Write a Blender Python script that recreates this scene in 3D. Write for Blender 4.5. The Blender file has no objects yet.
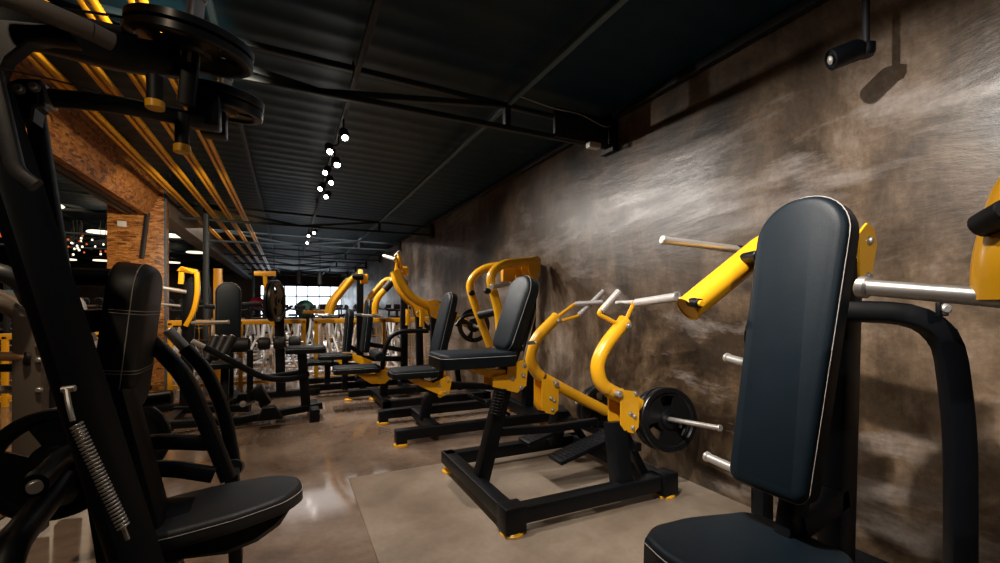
import bpy, bmesh, math, random
from mathutils import Vector, Matrix
random.seed(7)
PI = math.pi
SC = bpy.context.scene
COL = SC.collection
# ---------------------------------------------------------------- camera, world, light, exposure
H = 1.15; FP = 444.0; CX, CY = 500.0, 306.0
TH = math.atan(212/444); sn, cs = math.sin(TH), math.cos(TH)
cam = bpy.data.cameras.new('camera'); camo = bpy.data.objects.new('camera', cam); COL.objects.link(camo)
cam.sensor_width = 36; cam.lens = 36*FP/1000; cam.shift_y = (CY-281.5)/1000
cam.clip_start = .05; cam.clip_end = 200
camo.location = (0, 0, H); camo.rotation_euler = (PI/2, 0, -TH)
SC.camera = camo
vs = SC.view_settings
vs.view_transform = 'Standard'; vs.look = 'None'; vs.gamma = 1; vs.exposure = 0.0; vs.use_curve_mapping = False
w = bpy.data.worlds.new('world'); SC.world = w; w.use_nodes = True
bg = w.node_tree.nodes['Background']; bg.inputs[0].default_value = (.80, .90, 1.0, 1); bg.inputs[1].default_value = 3.0
def lamp(kind, loc, aim, energy, color=(1, .86, .72), size=.05, angle=60, blend=.5, sy=None):
    l = bpy.data.lights.new(kind.lower()+'_light', kind); l.energy = energy; l.color = color
    if kind == 'SPOT': l.spot_size = math.radians(angle); l.spot_blend = blend; l.shadow_soft_size = size
    elif kind == 'AREA':
        l.shape = 'RECTANGLE'; l.size = size; l.size_y = sy or size
    else: l.shadow_soft_size = size
    o = bpy.data.objects.new(kind.lower()+'_light', l); COL.objects.link(o); o.location = loc
    o.rotation_euler = (Vector(aim)-Vector(loc)).to_track_quat('-Z', 'Y').to_euler()
    return o
for y, e in ((.9, 110), (2.3, 110)):
    lamp('SPOT', (.42, y, 2.45), (1.25, y+.5, 0), e, (1, .90, .80), .025, 95, .8)  # unseen spots added to brighten the pale floor slab
# track spots over the aisle, washing the plaster wall
for y, ay, e in ((-.9, .2, 90), (.95, 1.2, 210), (3.75, 1.8, 100), (4.6, 3.0, 90), (5.5, 3.9, 80)):
    lamp('SPOT', (.42, y, 2.44), (2.37, ay, .85), e, (1, .93, .85), .018, 80, .75)
for y, e in ((4.3, 130), (5.2, 130), (6.2, 130), (8.3, 130), (9.2, 130), (11.5, 130), (14, 130)):
    lamp('SPOT', (.42, y, 2.45), (1.4, y-.2, .4), e, (1, .90, .80), .03, 95, .7)
for y, e in ((.6, 30), (2.4, 80), (4.6, 90)):
    lamp('SPOT', (-.9, y, 2.45), (-1.0, y+1.2, .4), e, (1, .78, .55), .04, 110, .8)
lamp('SPOT', (-.1, 2.0, 2.36), (-1.62, 4.6, 2.36), 240, (1, .82, .60), .04, 62, .9)  # unseen spot without a fixture, added to brighten the strand board beam
lamp('SPOT', (-.3, 4.6, 2.2), (-1.7, 7.0, 1.7), 130, (1, .80, .60), .05, 70, .8)
lamp('AREA', (.4, 4.5, 2.4), (.4, 4.5, 0), 5, (.85, .92, 1), 2.0, sy=9)  # unseen area light added as soft fill over the aisle
lamp('AREA', (-4.5, 10, 2.5), (-4.5, 10, 0), 90, (1, .75, .5), 4, sy=7)
lamp('AREA', (0, 9.2, 2.5), (0, 9.6, 0), 60, (1, .95, .9), 4, sy=2.5)

def at(x, y, X=None, Y=None, Z=None):
    a = (x-CX)/FP; b = (CY-y)/FP
    u = (a*cs+sn, -a*sn+cs, b)
    k = X/u[0] if X is not None else Y/u[1] if Y is not None else (Z-H)/u[2]
    return Vector((u[0]*k, u[1]*k, H+u[2]*k))
# ---------------------------------------------------------------- materials
def mat(name, col, rough=.5, metal=0, spec=.5, coat=0, bump=None, mottle=0, emit=None, es=0):
    m = bpy.data.materials.new(name); m.use_nodes = True; nt = m.node_tree; N = nt.nodes; L = nt.links
    b = N['Principled BSDF']; b.inputs['Base Color'].default_value = (*col, 1)
    b.inputs['Roughness'].default_value = rough; b.inputs['Metallic'].default_value = metal
    b.inputs['Specular IOR Level'].default_value = spec; b.inputs['Coat Weight'].default_value = coat
    if emit: b.inputs['Emission Color'].default_value = (*emit, 1); b.inputs['Emission Strength'].default_value = es
    tc = N.new('ShaderNodeTexCoord')
    if mottle:
        n = N.new('ShaderNodeTexNoise'); n.inputs['Scale'].default_value = 14; n.inputs['Detail'].default_value = 5
        r = N.new('ShaderNodeMapRange'); r.inputs[3].default_value = rough-mottle; r.inputs[4].default_value = rough+mottle
        L.new(tc.outputs['Object'], n.inputs['Vector']); L.new(n.outputs['Fac'], r.inputs[0]); L.new(r.outputs[0], b.inputs['Roughness'])
    if bump:
        n = N.new('ShaderNodeTexNoise'); n.inputs['Scale'].default_value = bump[0]; n.inputs['Detail'].default_value = 3
        q = N.new('ShaderNodeBump'); q.inputs['Strength'].default_value = bump[1]; q.inputs['Distance'].default_value = .002
        L.new(tc.outputs['Object'], n.inputs['Vector']); L.new(n.outputs['Fac'], q.inputs['Height']); L.new(q.outputs[0], b.inputs['Normal'])
    return m
BLK = mat('black powder coat', (.0028, .0036, .0050), .42, spec=.22, mottle=.08, bump=(260, .08))
VIN = mat('black vinyl', (.0035, .0080, .0125), .48, spec=.20, bump=(420, .25), mottle=.06)
VIC = mat('charcoal vinyl', (.018, .019, .021), .46, spec=.4, bump=(420, .3), mottle=.06)
RUB = mat('black rubber', (.005, .005, .006), .55, spec=.3, mottle=.1)
IRO = mat('black enamelled iron', (.005, .0055, .0065), .30, spec=.45, mottle=.08)
YEL = mat('yellow paint', (.86, .42, .012), .30, coat=.25, mottle=.06)
YEP = mat('yellow conduit paint', (.80, .37, .014), .30, mottle=.08)
CHR = mat('brushed chrome', (.56, .54, .51), .38, .72, mottle=.08)
GRP = mat('knurled grey grip', (.50, .48, .47), .5, .35, bump=(900, .5))
STI = mat('pale stitching', (.42, .38, .34), .7, bump=(600, .5))
GRY = mat('taupe powder coat', (.125, .10, .08), .40, .2, mottle=.08)
WHI = mat('white gloss paint', (.72, .70, .68), .3, mottle=.05)
TEA = mat('dark teal steel', (.008, .019, .026), .5, mottle=.1)
TEL = mat('grey blue galvanised steel', (.08, .14, .18), .5, .2, mottle=.1)
DRK = mat('near black paint', (.005, .005, .006), .6, mottle=.1)
GRN = mat('green rubber', (.03, .16, .10), .5, mottle=.1)
CRM = mat('crimson rubber', (.45, .01, .05), .5, mottle=.1)
LAM = mat('lit warm lamp', (1, 1, 1), .5, emit=(1, .86, .62), es=1.6)
SPL = mat('lit spot lamp', (1, 1, 1), .5, emit=(1, .93, .86), es=30)
ORG = mat('orange lit panel', (.8, .12, .02), .5, emit=(1, .16, .02), es=.35)
GRD = mat('lit grey rubber grip', (.11, .095, .085), .5, mottle=.1, bump=(300, .3))  # grey put in for the light falling on the handle sleeve
WOD = mat('tan rod and orange lit tube', (.40, .20, .07), .45, mottle=.1)  # the pole's own tan; on the roller tube it stands for orange light

def nodes(name):
    m = bpy.data.materials.new(name); m.use_nodes = True
    return m, m.node_tree.nodes, m.node_tree.links, m.node_tree.nodes['Principled BSDF']
def ramp(N, stops):
    r = N.new('ShaderNodeValToRGB'); e = r.color_ramp.elements
    while len(e) < len(stops): e.new(.5)
    for q, (p, c) in zip(e, stops): q.position = p; q.color = (*c, 1)
    return r
def noise(N, L, vec, scale, detail=6, rough=.6, mapping=None, dist=0):
    n = N.new('ShaderNodeTexNoise'); n.inputs['Scale'].default_value = scale; n.inputs['Detail'].default_value = detail
    n.inputs['Roughness'].default_value = rough; n.inputs['Distortion'].default_value = dist
    if mapping:
        mp = N.new('ShaderNodeMapping'); mp.inputs['Scale'].default_value = mapping
        L.new(vec, mp.inputs['Vector']); vec = mp.outputs[0]
    L.new(vec, n.inputs['Vector']); return n
def mixc(N, L, a, b, f, mode='MIX'):
    x = N.new('ShaderNodeMix'); x.data_type = 'RGBA'; x.blend_type = mode
    for s, v in ((6, a), (7, b), (0, f)):
        if isinstance(v, (int, float)): x.inputs[s].default_value = v
        elif isinstance(v, tuple): x.inputs[s].default_value = (*v, 1)
        else: L.new(v, x.inputs[s])
    return x.outputs[2]
def wall_mat():
    m, N, L, b = nodes('trowelled cement plaster'); tc = N.new('ShaderNodeTexCoord'); v = tc.outputs['Object']
    n1 = noise(N, L, v, 1.15, 10, .7, (1, .8, .8), .35)
    r1 = ramp(N, [(.38, (.032, .019, .010)), (.46, (.105, .068, .038)), (.53, (.180, .123, .078)), (.62, (.30, .24, .19))])
    L.new(n1.outputs['Fac'], r1.inputs[0])
    n2 = noise(N, L, v, 2.6, 8, .7, (1, 1, .30), .25)          # vertical runs
    r2 = ramp(N, [(.40, (.40, .38, .37)), (.58, (1.0, 1.0, 1.0))]); L.new(n2.outputs['Fac'], r2.inputs[0])
    c = mixc(N, L, r1.outputs[0], r2.outputs[0], .95, 'MULTIPLY')
    n3 = noise(N, L, v, 1.25, 9, .66, (1, .42, 1.5), .3)          # trowel sweeps; their paler colour paints in streak highlights
    r3 = ramp(N, [(.52, (0, 0, 0)), (.63, (1, 1, 1))]); L.new(n3.outputs['Fac'], r3.inputs[0])
    f = N.new('ShaderNodeMath'); f.operation = 'MULTIPLY'; f.inputs[1].default_value = .75; L.new(r3.outputs[0], f.inputs[0])
    c = mixc(N, L, c, (.33, .29, .265), f.outputs[0])
    n4 = noise(N, L, v, 38, 6, .7)
    r4 = ramp(N, [(.36, (.80, .78, .76)), (.62, (1.12, 1.12, 1.12))]); L.new(n4.outputs['Fac'], r4.inputs[0])
    c = mixc(N, L, c, r4.outputs[0], .8, 'MULTIPLY'); L.new(c, b.inputs['Base Color'])
    rr = N.new('ShaderNodeMapRange'); rr.inputs[1].default_value = .3; rr.inputs[2].default_value = .7; rr.inputs[3].default_value = .50; rr.inputs[4].default_value = .24
    L.new(n3.outputs['Fac'], rr.inputs[0]); L.new(rr.outputs[0], b.inputs['Roughness'])
    bp = N.new('ShaderNodeBump'); bp.inputs['Strength'].default_value = .45; bp.inputs['Distance'].default_value = .02
    add = N.new('ShaderNodeMath'); add.operation = 'MULTIPLY_ADD'; add.inputs[1].default_value = .03
    L.new(n4.outputs['Fac'], add.inputs[0]); L.new(n3.outputs['Fac'], add.inputs[2]); L.new(add.outputs[0], bp.inputs['Height']); L.new(bp.outputs[0], b.inputs['Normal'])
    return m
def floor_mat(name, dark, mid, light, rough, seams=None):
    m, N, L, b = nodes(name); tc = N.new('ShaderNodeTexCoord'); v = tc.outputs['Object']
    n1 = noise(N, L, v, 1.2, 9, .66, None, .25)
    r1 = ramp(N, [(.32, dark), (.5, mid), (.68, light)]); L.new(n1.outputs['Fac'], r1.inputs[0])
    n2 = noise(N, L, v, 30, 5, .7); r2 = ramp(N, [(.3, (.85, .85, .85)), (.7, (1.1, 1.1, 1.1))]); L.new(n2.outputs['Fac'], r2.inputs[0])
    c = mixc(N, L, r1.outputs[0], r2.outputs[0], .7, 'MULTIPLY'); L.new(c, b.inputs['Base Color'])
    rr = N.new('ShaderNodeMapRange'); rr.inputs[1].default_value = .3; rr.inputs[2].default_value = .7; rr.inputs[3].default_value = rough-.06; rr.inputs[4].default_value = rough+.08
    L.new(n1.outputs['Fac'], rr.inputs[0]); L.new(rr.outputs[0], b.inputs['Roughness'])
    bp = N.new('ShaderNodeBump'); bp.inputs['Strength'].default_value = .05; bp.inputs['Distance'].default_value = .002
    L.new(n2.outputs['Fac'], bp.inputs['Height']); L.new(bp.outputs[0], b.inputs['Normal'])
    return m
def osb_mat():
    m, N, L, b = nodes('oriented strand board'); tc = N.new('ShaderNodeTexCoord'); v = tc.outputs['Object']
    vo = N.new('ShaderNodeTexVoronoi'); vo.inputs['Scale'].default_value = 27
    nz = noise(N, L, v, 6, 3); mx = mixc(N, L, v, nz.outputs['Color'], .05); mp = N.new('ShaderNodeMapping'); mp.inputs['Scale'].default_value = (.6, .6, 2.4); mp.inputs['Rotation'].default_value = (.5, .7, .3)
    L.new(mx, mp.inputs[0]); L.new(mp.outputs[0], vo.inputs['Vector'])
    sp = N.new('ShaderNodeSeparateColor'); L.new(vo.outputs['Color'], sp.inputs[0])
    r = ramp(N, [(0, (.11, .038, .008)), (.3, (.36, .135, .026)), (.7, (.52, .215, .045)), (1, (.62, .30, .085))]); L.new(sp.outputs[0], r.inputs[0])
    n2 = noise(N, L, v, 60, 4, .7); r2 = ramp(N, [(.35, (.55, .5, .45)), (.6, (1.05, 1.05, 1.05))]); L.new(n2.outputs['Fac'], r2.inputs[0])
    L.new(mixc(N, L, r.outputs[0], r2.outputs[0], .8, 'MULTIPLY'), b.inputs['Base Color']); b.inputs['Roughness'].default_value = .42
    bp = N.new('ShaderNodeBump'); bp.inputs['Strength'].default_value = .3; bp.inputs['Distance'].default_value = .003
    L.new(sp.outputs[1], bp.inputs['Height']); L.new(bp.outputs[0], b.inputs['Normal'])
    return m
def glass_mat():
    m, N, L, b = nodes('clear window glass'); N.remove(b)
    t = N.new('ShaderNodeBsdfTransparent'); g = N.new('ShaderNodeBsdfGlossy'); g.inputs['Roughness'].default_value = .03
    fr = N.new('ShaderNodeFresnel'); x = N.new('ShaderNodeMixShader'); L.new(fr.outputs[0], x.inputs[0]); L.new(t.outputs[0], x.inputs[1]); L.new(g.outputs[0], x.inputs[2])
    L.new(x.outputs[0], N['Material Output'].inputs[0]); return m
WALL = wall_mat(); OSB = osb_mat(); GLS = glass_mat()
FLR = floor_mat('polished brown concrete', (.085, .058, .042), (.185, .130, .095), (.29, .22, .175), .085)
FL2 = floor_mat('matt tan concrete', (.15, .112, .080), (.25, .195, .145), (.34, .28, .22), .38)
CON = floor_mat('raw grey brown concrete', (.10, .075, .055), (.15, .115, .09), (.21, .17, .14), .6)
DEK = mat('dark teal metal deck', (.003, .026, .046), .48, 0, spec=.22, mottle=.08)
# ---------------------------------------------------------------- geometry helpers
def fillet(pts, r, n=6):
    pts = [Vector(p) for p in pts]
    if r <= 0 or len(pts) < 3: return pts
    out = [pts[0]]
    for a, p, b in zip(pts, pts[1:], pts[2:]):
        da = (a-p); db = (b-p); q = min(r, da.length*.49, db.length*.49)
        s, e = p+da.normalized()*q, p+db.normalized()*q
        for i in range(n+1):
            t = i/n; out.append(s*(1-t)**2 + p*2*t*(1-t) + e*t*t)
    out.append(pts[-1]); return out
def rrect(w, h, r, n=5):
    """rounded rectangle outline, r one radius or four (bl, br, tr, tl)"""
    if isinstance(r, (int, float)): r = (r,)*4
    o = []
    for (cx, cy, a0, q) in ((-w/2, -h/2, PI, r[0]), (w/2, -h/2, 1.5*PI, r[1]), (w/2, h/2, 0, r[2]), (-w/2, h/2, .5*PI, r[3])):
        q = min(q, w/2-.0005, h/2-.0005)
        px, py = cx+(q if cx < 0 else -q), cy+(q if cy < 0 else -q)
        for i in range(n+1):
            a = a0+i/n*PI/2; o.append((px+q*math.cos(a), py+q*math.sin(a)))
    return o
class G:
    def __init__(s): s.bm = bmesh.new()
    def sweep(s, pts, prof, up=None, caps=True):
        bm = s.bm; pts = [Vector(p) for p in pts]; n = len(pts); rings = []
        T = [(pts[min(i+1, n-1)]-pts[max(i-1, 0)]).normalized() for i in range(n)]
        if up is None:
            up = Vector((0, 0, 1)) if abs(T[0].z) < .9 else Vector((0, 1, 0))
        u = Vector(up)
        for i, t in enumerate(T):
            side = t.cross(u)
            if side.length < .05: side = t.cross(Vector((.3, .9, .1)))
            side.normalize(); v = side.cross(t).normalized()
            k = 1.0
            if 0 < i < n-1:
                c = (pts[i]-pts[i-1]).normalized().dot(t); k = 1/max(c, .7)
            rings.append([bm.verts.new(pts[i]+side*a+v*b) for a, b in prof])
            u = v if abs(t.dot(Vector(up))) > .98 else Vector(up)
            if up is not None and abs(t.dot(Vector(up))) > .6: u = v
        m = len(prof)
        for A, B in zip(rings, rings[1:]):
            for j in range(m): bm.faces.new((A[j], A[(j+1) % m], B[(j+1) % m], B[j]))
        if caps:
            bm.faces.new(rings[0][::-1]); bm.faces.new(rings[-1])
        return s
    def tube(s, pts, r, f=0, n=14):
        return s.sweep(fillet(pts, f), [(r*math.cos(2*PI*i/n), r*math.sin(2*PI*i/n)) for i in range(n)])
    def bar(s, pts, w, h, up=(0, 0, 1), f=0, c=.008):
        return s.sweep(fillet(pts, f), rrect(w, h, min(c, w*.3, h*.3), 2), up)
    def box(s, c, d, bevel=.004, rot=None):
        r = bmesh.ops.create_cube(s.bm, size=1); vs_ = r['verts']
        bmesh.ops.scale(s.bm, vec=d, verts=vs_)
        if bevel:
            ed = list({e for v in vs_ for e in v.link_edges})
            rr = bmesh.ops.bevel(s.bm, geom=ed, offset=bevel, segments=2, affect='EDGES', profile=.5)
            vs_ = list({v for f in rr['faces'] for v in f.verts} | {v for v in vs_ if v.is_valid})
            vs_ = list({v for v in vs_ if v.is_valid})
        if rot is not None: bmesh.ops.transform(s.bm, matrix=rot.to_4x4(), verts=vs_)
        bmesh.ops.translate(s.bm, vec=c, verts=vs_); return s
    def lathe(s, p, axis, prof, n=32):
        ax = Vector(axis).normalized(); q = ax.to_track_quat('Z', 'Y').to_matrix(); p = Vector(p); R = []
        for r, z in prof:
            if r < 1e-6: R.append([s.bm.verts.new(p+q@Vector((0, 0, z)))])
            else: R.append([s.bm.verts.new(p+q@Vector((r*math.cos(2*PI*i/n), r*math.sin(2*PI*i/n), z))) for i in range(n)])
        for A, B in zip(R, R[1:]):
            for j in range(n):
                k = (j+1) % n
                if len(A) == 1 and len(B) == 1: continue
                if len(A) == 1: s.bm.faces.new((A[0], B[k], B[j]))
                elif len(B) == 1: s.bm.faces.new((A[j], A[k], B[0]))
                else: s.bm.faces.new((A[j], A[k], B[k], B[j]))
        return s
    def cyl(s, p0, p1, r, n=20, ch=.002):
        p0 = Vector(p0); d = Vector(p1)-p0; l = d.length
        return s.lathe(p0, d, [(0, 0), (r-ch, 0), (r, ch), (r, l-ch), (r-ch, l), (0, l)], n)
    def prism(s, out, o, u, v, t, inset=.002):
        o = Vector(o); u = Vector(u).normalized(); v = Vector(v).normalized(); n = u.cross(v).normalized()
        return s._layers(out, o, u, v, n, [(inset, -t/2), (0, -t/2+inset), (0, t/2-inset), (inset, t/2)])
    def _layers(s, out, o, u, v, n, lay):
        m = len(out); P = [Vector((a, b)) for a, b in out]; area = sum(P[i].x*P[(i+1) % m].y-P[(i+1) % m].x*P[i].y for i in range(m))
        sg = 1 if area > 0 else -1; nr = []
        for i in range(m):
            a = (P[i]-P[i-1]); b = (P[(i+1) % m]-P[i]); a.normalize(); b.normalize(); t = (a+b)
            if t.length < 1e-6: t = a
            t.normalize(); nr.append(Vector((t.y, -t.x))*sg)
        R = []
        for ins, z in lay: R.append([s.bm.verts.new(o+u*(P[i].x-nr[i].x*ins)+v*(P[i].y-nr[i].y*ins)+n*z) for i in range(m)])
        for A, B in zip(R, R[1:]):
            for j in range(m): s.bm.faces.new((A[j], A[(j+1) % m], B[(j+1) % m], B[j]))
        s.bm.faces.new(R[0][::-1]); s.bm.faces.new(R[-1]); return s
    def pad(s, out, o, u, v, t, r=.022):
        o = Vector(o); u = Vector(u).normalized(); v = Vector(v).normalized(); n = u.cross(v).normalized()
        lay = [(.006, -t/2), (0, -t/2+.004), (0, t/2-r)]
        for i in range(1, 6):
            a = i/5*PI/2; lay.append((r*(1-math.cos(a)), t/2-r+r*math.sin(a)))
        lay += [(r*1.5, t/2+.002)]
        return s._layers(out, o, u, v, n, lay)
    def grid(s, fn, nu, nv):
        V = [[s.bm.verts.new(fn(i, j)) for j in range(nv+1)] for i in range(nu+1)]
        for i in range(nu):
            for j in range(nv): s.bm.faces.new((V[i][j], V[i+1][j], V[i+1][j+1], V[i][j+1]))
        return s
    def build(s, name, m, parent=None, sharp=38):
        me = bpy.data.meshes.new(name)
        bmesh.ops.recalc_face_normals(s.bm, faces=s.bm.faces[:])
        if parent is not None:
            q = parent; off = Vector()
            while q is not None: off += q.location; q = q.parent
            bmesh.ops.translate(s.bm, vec=-off, verts=s.bm.verts[:])
        s.bm.to_mesh(me); s.bm.free()
        me.materials.append(m)
        for p in me.polygons: p.use_smooth = True
        me.set_sharp_from_angle(angle=math.radians(sharp))
        o = bpy.data.objects.new(name, me); COL.objects.link(o); o.parent = parent
        return o
def thing(name, label, cat, loc, group=None):
    o = bpy.data.objects.new(name, None); COL.objects.link(o); o.location = loc; o.empty_display_size = .1
    return tag(o, label, cat, group)
def tag(o, label, cat, group=None):
    o['label'] = label; o['category'] = cat
    if group: o['group'] = group
    return o
def struct(name, g, m):
    o = g.build(name, m); o['kind'] = 'structure'; return o
def solo(name, g, m, label, cat, group=None): return tag(g.build(name, m), label, cat, group)
def copy_tree(o, parent=None):
    c = o.copy(); COL.objects.link(c); c.parent = parent
    for ch in list(o.children): copy_tree(ch, c)
    return c
def bolt(p, ax, parent, r=.011, m=None):
    G().lathe(p, ax, [(0, -.002), (r*1.5, -.002), (r*1.5, .002), (r, .003), (r, .008), (r*.8, .010), (0, .010)], 12).build('bolt', m or CHR, parent)
def seg(p, q, t): return Vector(p).lerp(Vector(q), t)
Xv, Yv, Zv = Vector((1, 0, 0)), Vector((0, 1, 0)), Vector((0, 0, 1))
def cushion(name, out, o, u, v, t, parent, m=None, r=.022, stitch=True):
    u = Vector(u).normalized(); v = Vector(v).normalized(); n = u.cross(v)
    p = G().pad(out, o, u, v, t, r).build(name, m or VIN, parent, 60)
    if stitch:
        k = t/2-r*1.02
        pts = [Vector(o)+u*a*1.004+v*b*1.004+n*k for a, b in out]; pts.append(pts[0]); pts.append(pts[1])
        G().sweep(pts, [(.0013*math.cos(i*PI/3), .0013*math.sin(i*PI/3)) for i in range(6)], tuple(n), caps=False).build('stitching', STI, p)
    return p
def arch(w, h, r, n=8, k=None):
    """pad outline with a round top, centred, tapered to k*w at the bottom"""
    k = k or 1
    return [(a*(k+(1-k)*(b/h+.5)), b) for a, b in rrect(w, h, (.035, .035, r, r), n)]
# weight plate ----------------------------------------------------------------
_pm = {}
def plate_mesh(R, th, holes, hw):
    key = (R, th, holes, hw)
    if key in _pm: return _pm[key]
    rad = [.026, .030, .055, .062, .36*R, .40*R, .74*R, .80*R, .84*R, .97*R, R]
    zz = [.5, .55, .55, .22, .22, .22, .22, .22, .5, .5, .38]
    n = 72; bm = bmesh.new(); top = []; bot = []
    for r, z in zip(rad, zz):
        top.append([bm.verts.new((r*math.cos(2*PI*j/n), r*math.sin(2*PI*j/n), z*th)) for j in range(n)])
        bot.append([bm.verts.new((r*math.cos(2*PI*j/n), r*math.sin(2*PI*j/n), -z*th)) for j in range(n)])
    def cell(i, j):
        if i < 0 or i >= len(rad)-1: return False
        if holes and 5 <= i <= 5:
            a = (j % (n//holes))/(n//holes)
            if abs(a-.5) < hw: return False
        return True
    for i in range(len(rad)-1):
        for j in range(n):
            if not cell(i, j): continue
            k = (j+1) % n
            bm.faces.new((top[i][j], top[i+1][j], top[i+1][k], top[i][k])); bm.faces.new((bot[i][k], bot[i+1][k], bot[i+1][j], bot[i][j]))
            if not cell(i-1, j): bm.faces.new((top[i][k], bot[i][k], bot[i][j], top[i][j]))
            if not cell(i+1, j): bm.faces.new((top[i+1][j], bot[i+1][j], bot[i+1][k], top[i+1][k]))
            if not cell(i, (j+1) % n): bm.faces.new((top[i+1][k], bot[i+1][k], bot[i][k], top[i][k]))
            if not cell(i, (j-1) % n): bm.faces.new((top[i][j], bot[i][j], bot[i+1][j], top[i+1][j]))
    me = bpy.data.meshes.new('weight_plate'); bmesh.ops.recalc_face_normals(bm, faces=bm.faces[:]); bm.to_mesh(me); bm.free(); me.materials.append(IRO)
    for p in me.polygons: p.use_smooth = True
    me.set_sharp_from_angle(angle=math.radians(35)); _pm[key] = me; return me
def weight_plate(p, axis, label, R=.2, th=.035, holes=3, hw=.22, spin=0, group='black iron weight plates loaded on the machines'):
    o = bpy.data.objects.new('weight_plate', plate_mesh(R, th, holes, hw)); COL.objects.link(o); o.location = p
    o.rotation_euler = (Vector(axis).to_track_quat('Z', 'Y').to_matrix() @ Matrix.Rotation(spin, 3, 'Z')).to_euler()
    return tag(o, label, 'weight plate', group)
def horn(p0, p1, parent, r=.0145, name='weight_horn', cap=True):
    g = G().cyl(p0, p1, r)
    o = g.build(name, CHR, parent)
    if cap:
        d = (Vector(p1)-Vector(p0)).normalized(); G().cyl(Vector(p1)-d*.004, Vector(p1)+d*.012, r*1.18, ch=.003).build('end_cap', CHR, o)
    return o
def foot(p, parent, r=.055):
    G().lathe((p[0], p[1], 0), (0, 0, 1), [(0, 0), (r, 0), (r, .012), (r*.85, .02), (0, .02)], 24).build('foot_disc', YEL, parent)
def poly_bracket(pts, Yc, t, parent, name='bracket', m=None, bolts=()):
    """plate lying in the XZ plane at depth Yc, outline given as world (x, z)"""
    o = G().prism([(a, b) for a, b in pts], (0, Yc, 0), (1, 0, 0), (0, 0, 1), t, .0015).build(name, m or YEL, parent)
    for a, b in bolts: bolt((a, Yc-t/2, b), (0, -1, 0), o, .010)
    return o
def XZ(L, Y): return [(at(x, y, Y=Y).x, at(x, y, Y=Y).z) for x, y in L]

# ================================================================ the room
WX = 2.37
CZ = lambda x: 2.69+.02*(WX-x)
struct('floor', G().box((-3.5, 10, -.06), (13, 27, .12), 0), FLR)
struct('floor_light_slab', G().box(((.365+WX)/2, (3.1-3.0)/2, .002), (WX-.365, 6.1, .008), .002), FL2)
struct('wall_right', G().box((WX+.1, 10, 1.45), (.2, 27, 3.1), 0), WALL)
struct('wall_near', G().box((-3.5, -3.5, 1.45), (13, .2, 3.1), 0), DRK)
struct('wall_left', G().box((-9.1, 10, 1.45), (.2, 27, 3.1), 0), DRK)
def deck():
    g = G(); bm = g.bm; ys = []; y = -3.4
    while y < 23.4:
        ys += [(y, 0), (y+.11, 0), (y+.125, -.003), (y+.185, -.003)]; y += .2
    A = [bm.verts.new((-9.2, yy, CZ(-9.2)+dz)) for yy, dz in ys]; B = [bm.verts.new((WX+.05, yy, CZ(WX+.05)+dz)) for yy, dz in ys]
    for i in range(len(ys)-1): bm.faces.new((A[i], A[i+1], B[i+1], B[i]))
    ext = bmesh.ops.extrude_face_region(bm, geom=bm.faces[:]); bmesh.ops.translate(bm, vec=(0, 0, .08), verts=[v for v in ext['geom'] if isinstance(v, bmesh.types.BMVert)])
    return g
struct('ceiling', deck(), DEK)
# far wall with a long window, and the seams and yellow lines on the floor
g = G(); g.box((-5.2, 23.3, 1.45), (8.1, .2, 3.1), 0); g.box((.7, 23.3, .25), (3.7, .2, .7), 0); g.box((.7, 23.3, 2.55), (3.7, .2, .85), 0); struct('wall_far', g, CON)
g = G()
x0, x1, z0, z1 = -1.15, WX, .6, 2.12
for i in range(8): x = x0+(x1-x0)*i/7; g.box((x, 23.26, (z0+z1)/2), (.045, .08, z1-z0), .004)
for z in (z0, 1.1, 1.62, z1): g.box(((x0+x1)/2, 23.26, z), (x1-x0, .08, .06), .004)
wf = struct('window_1', g, DRK)
G().box(((x0+x1)/2, 23.3, (z0+z1)/2), (x1-x0, .01, z1-z0), 0).build('window_glass', GLS, wf)
struct('trim_2', G().box((WX-.03, 10, CZ(WX)-.035), (.05, 26.8, .05), .003), DRK)
for i, (a, b) in enumerate((((-4.5, 4.1), (-1.5, 4.1)), ((-1.62, 4.15), (-1.1, 5.6)), ((-4.6, 5.3), (-2.2, 5.3)), ((-4.6, 7.4), (-2.2, 7.4)))):
    a = Vector((*a, .003)); b = Vector((*b, .003))
    struct('trim_%d' % (i+3), G().bar([a, b], .06, .004, c=.001), YEP)
# OSB-clad downstand beam and column, the bare concrete beam beyond
struct('trim_7', G().prism([(-1.66, 2.315), (-1.60, 2.30), (-1.42, 2.72), (-1.42, 2.80), (-1.70, 2.80), (-1.70, 2.315)], (0, 1.95, 0), (1, 0, 0), (0, 0, 1), 10.3), OSB)
struct('trim_8', G().box((-1.56, 15.2, 2.56), (.26, 16.2, .44), .004), CON)
col = struct('wall_column', G().box((-1.715, 7.1, 1.4), (.59, .18, 2.8), .004), OSB)
G().box((-1.42, 7.0, 1.35), (.02, .02, 2.7), .002).build('corner_strip', TEL, col)
G().bar([(-1.60, 6.985, 2.33), (-1.66, 6.985, 1.75)], .05, .03, (0, 1, 0)).build('brace', DRK, col)
G().box((-1.86, 6.995, 2.17), (.09, .02, .07), .003).build('switch_plate', WHI, col)
struct('trim_9', G().box((-1.73, 2.0, 2.36), (.06, 10, .13), .004), DRK)
struct('trim_10', G().box((-1.80, 2.0, 2.30), (.05, 10, .02), .004), TEA)
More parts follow.
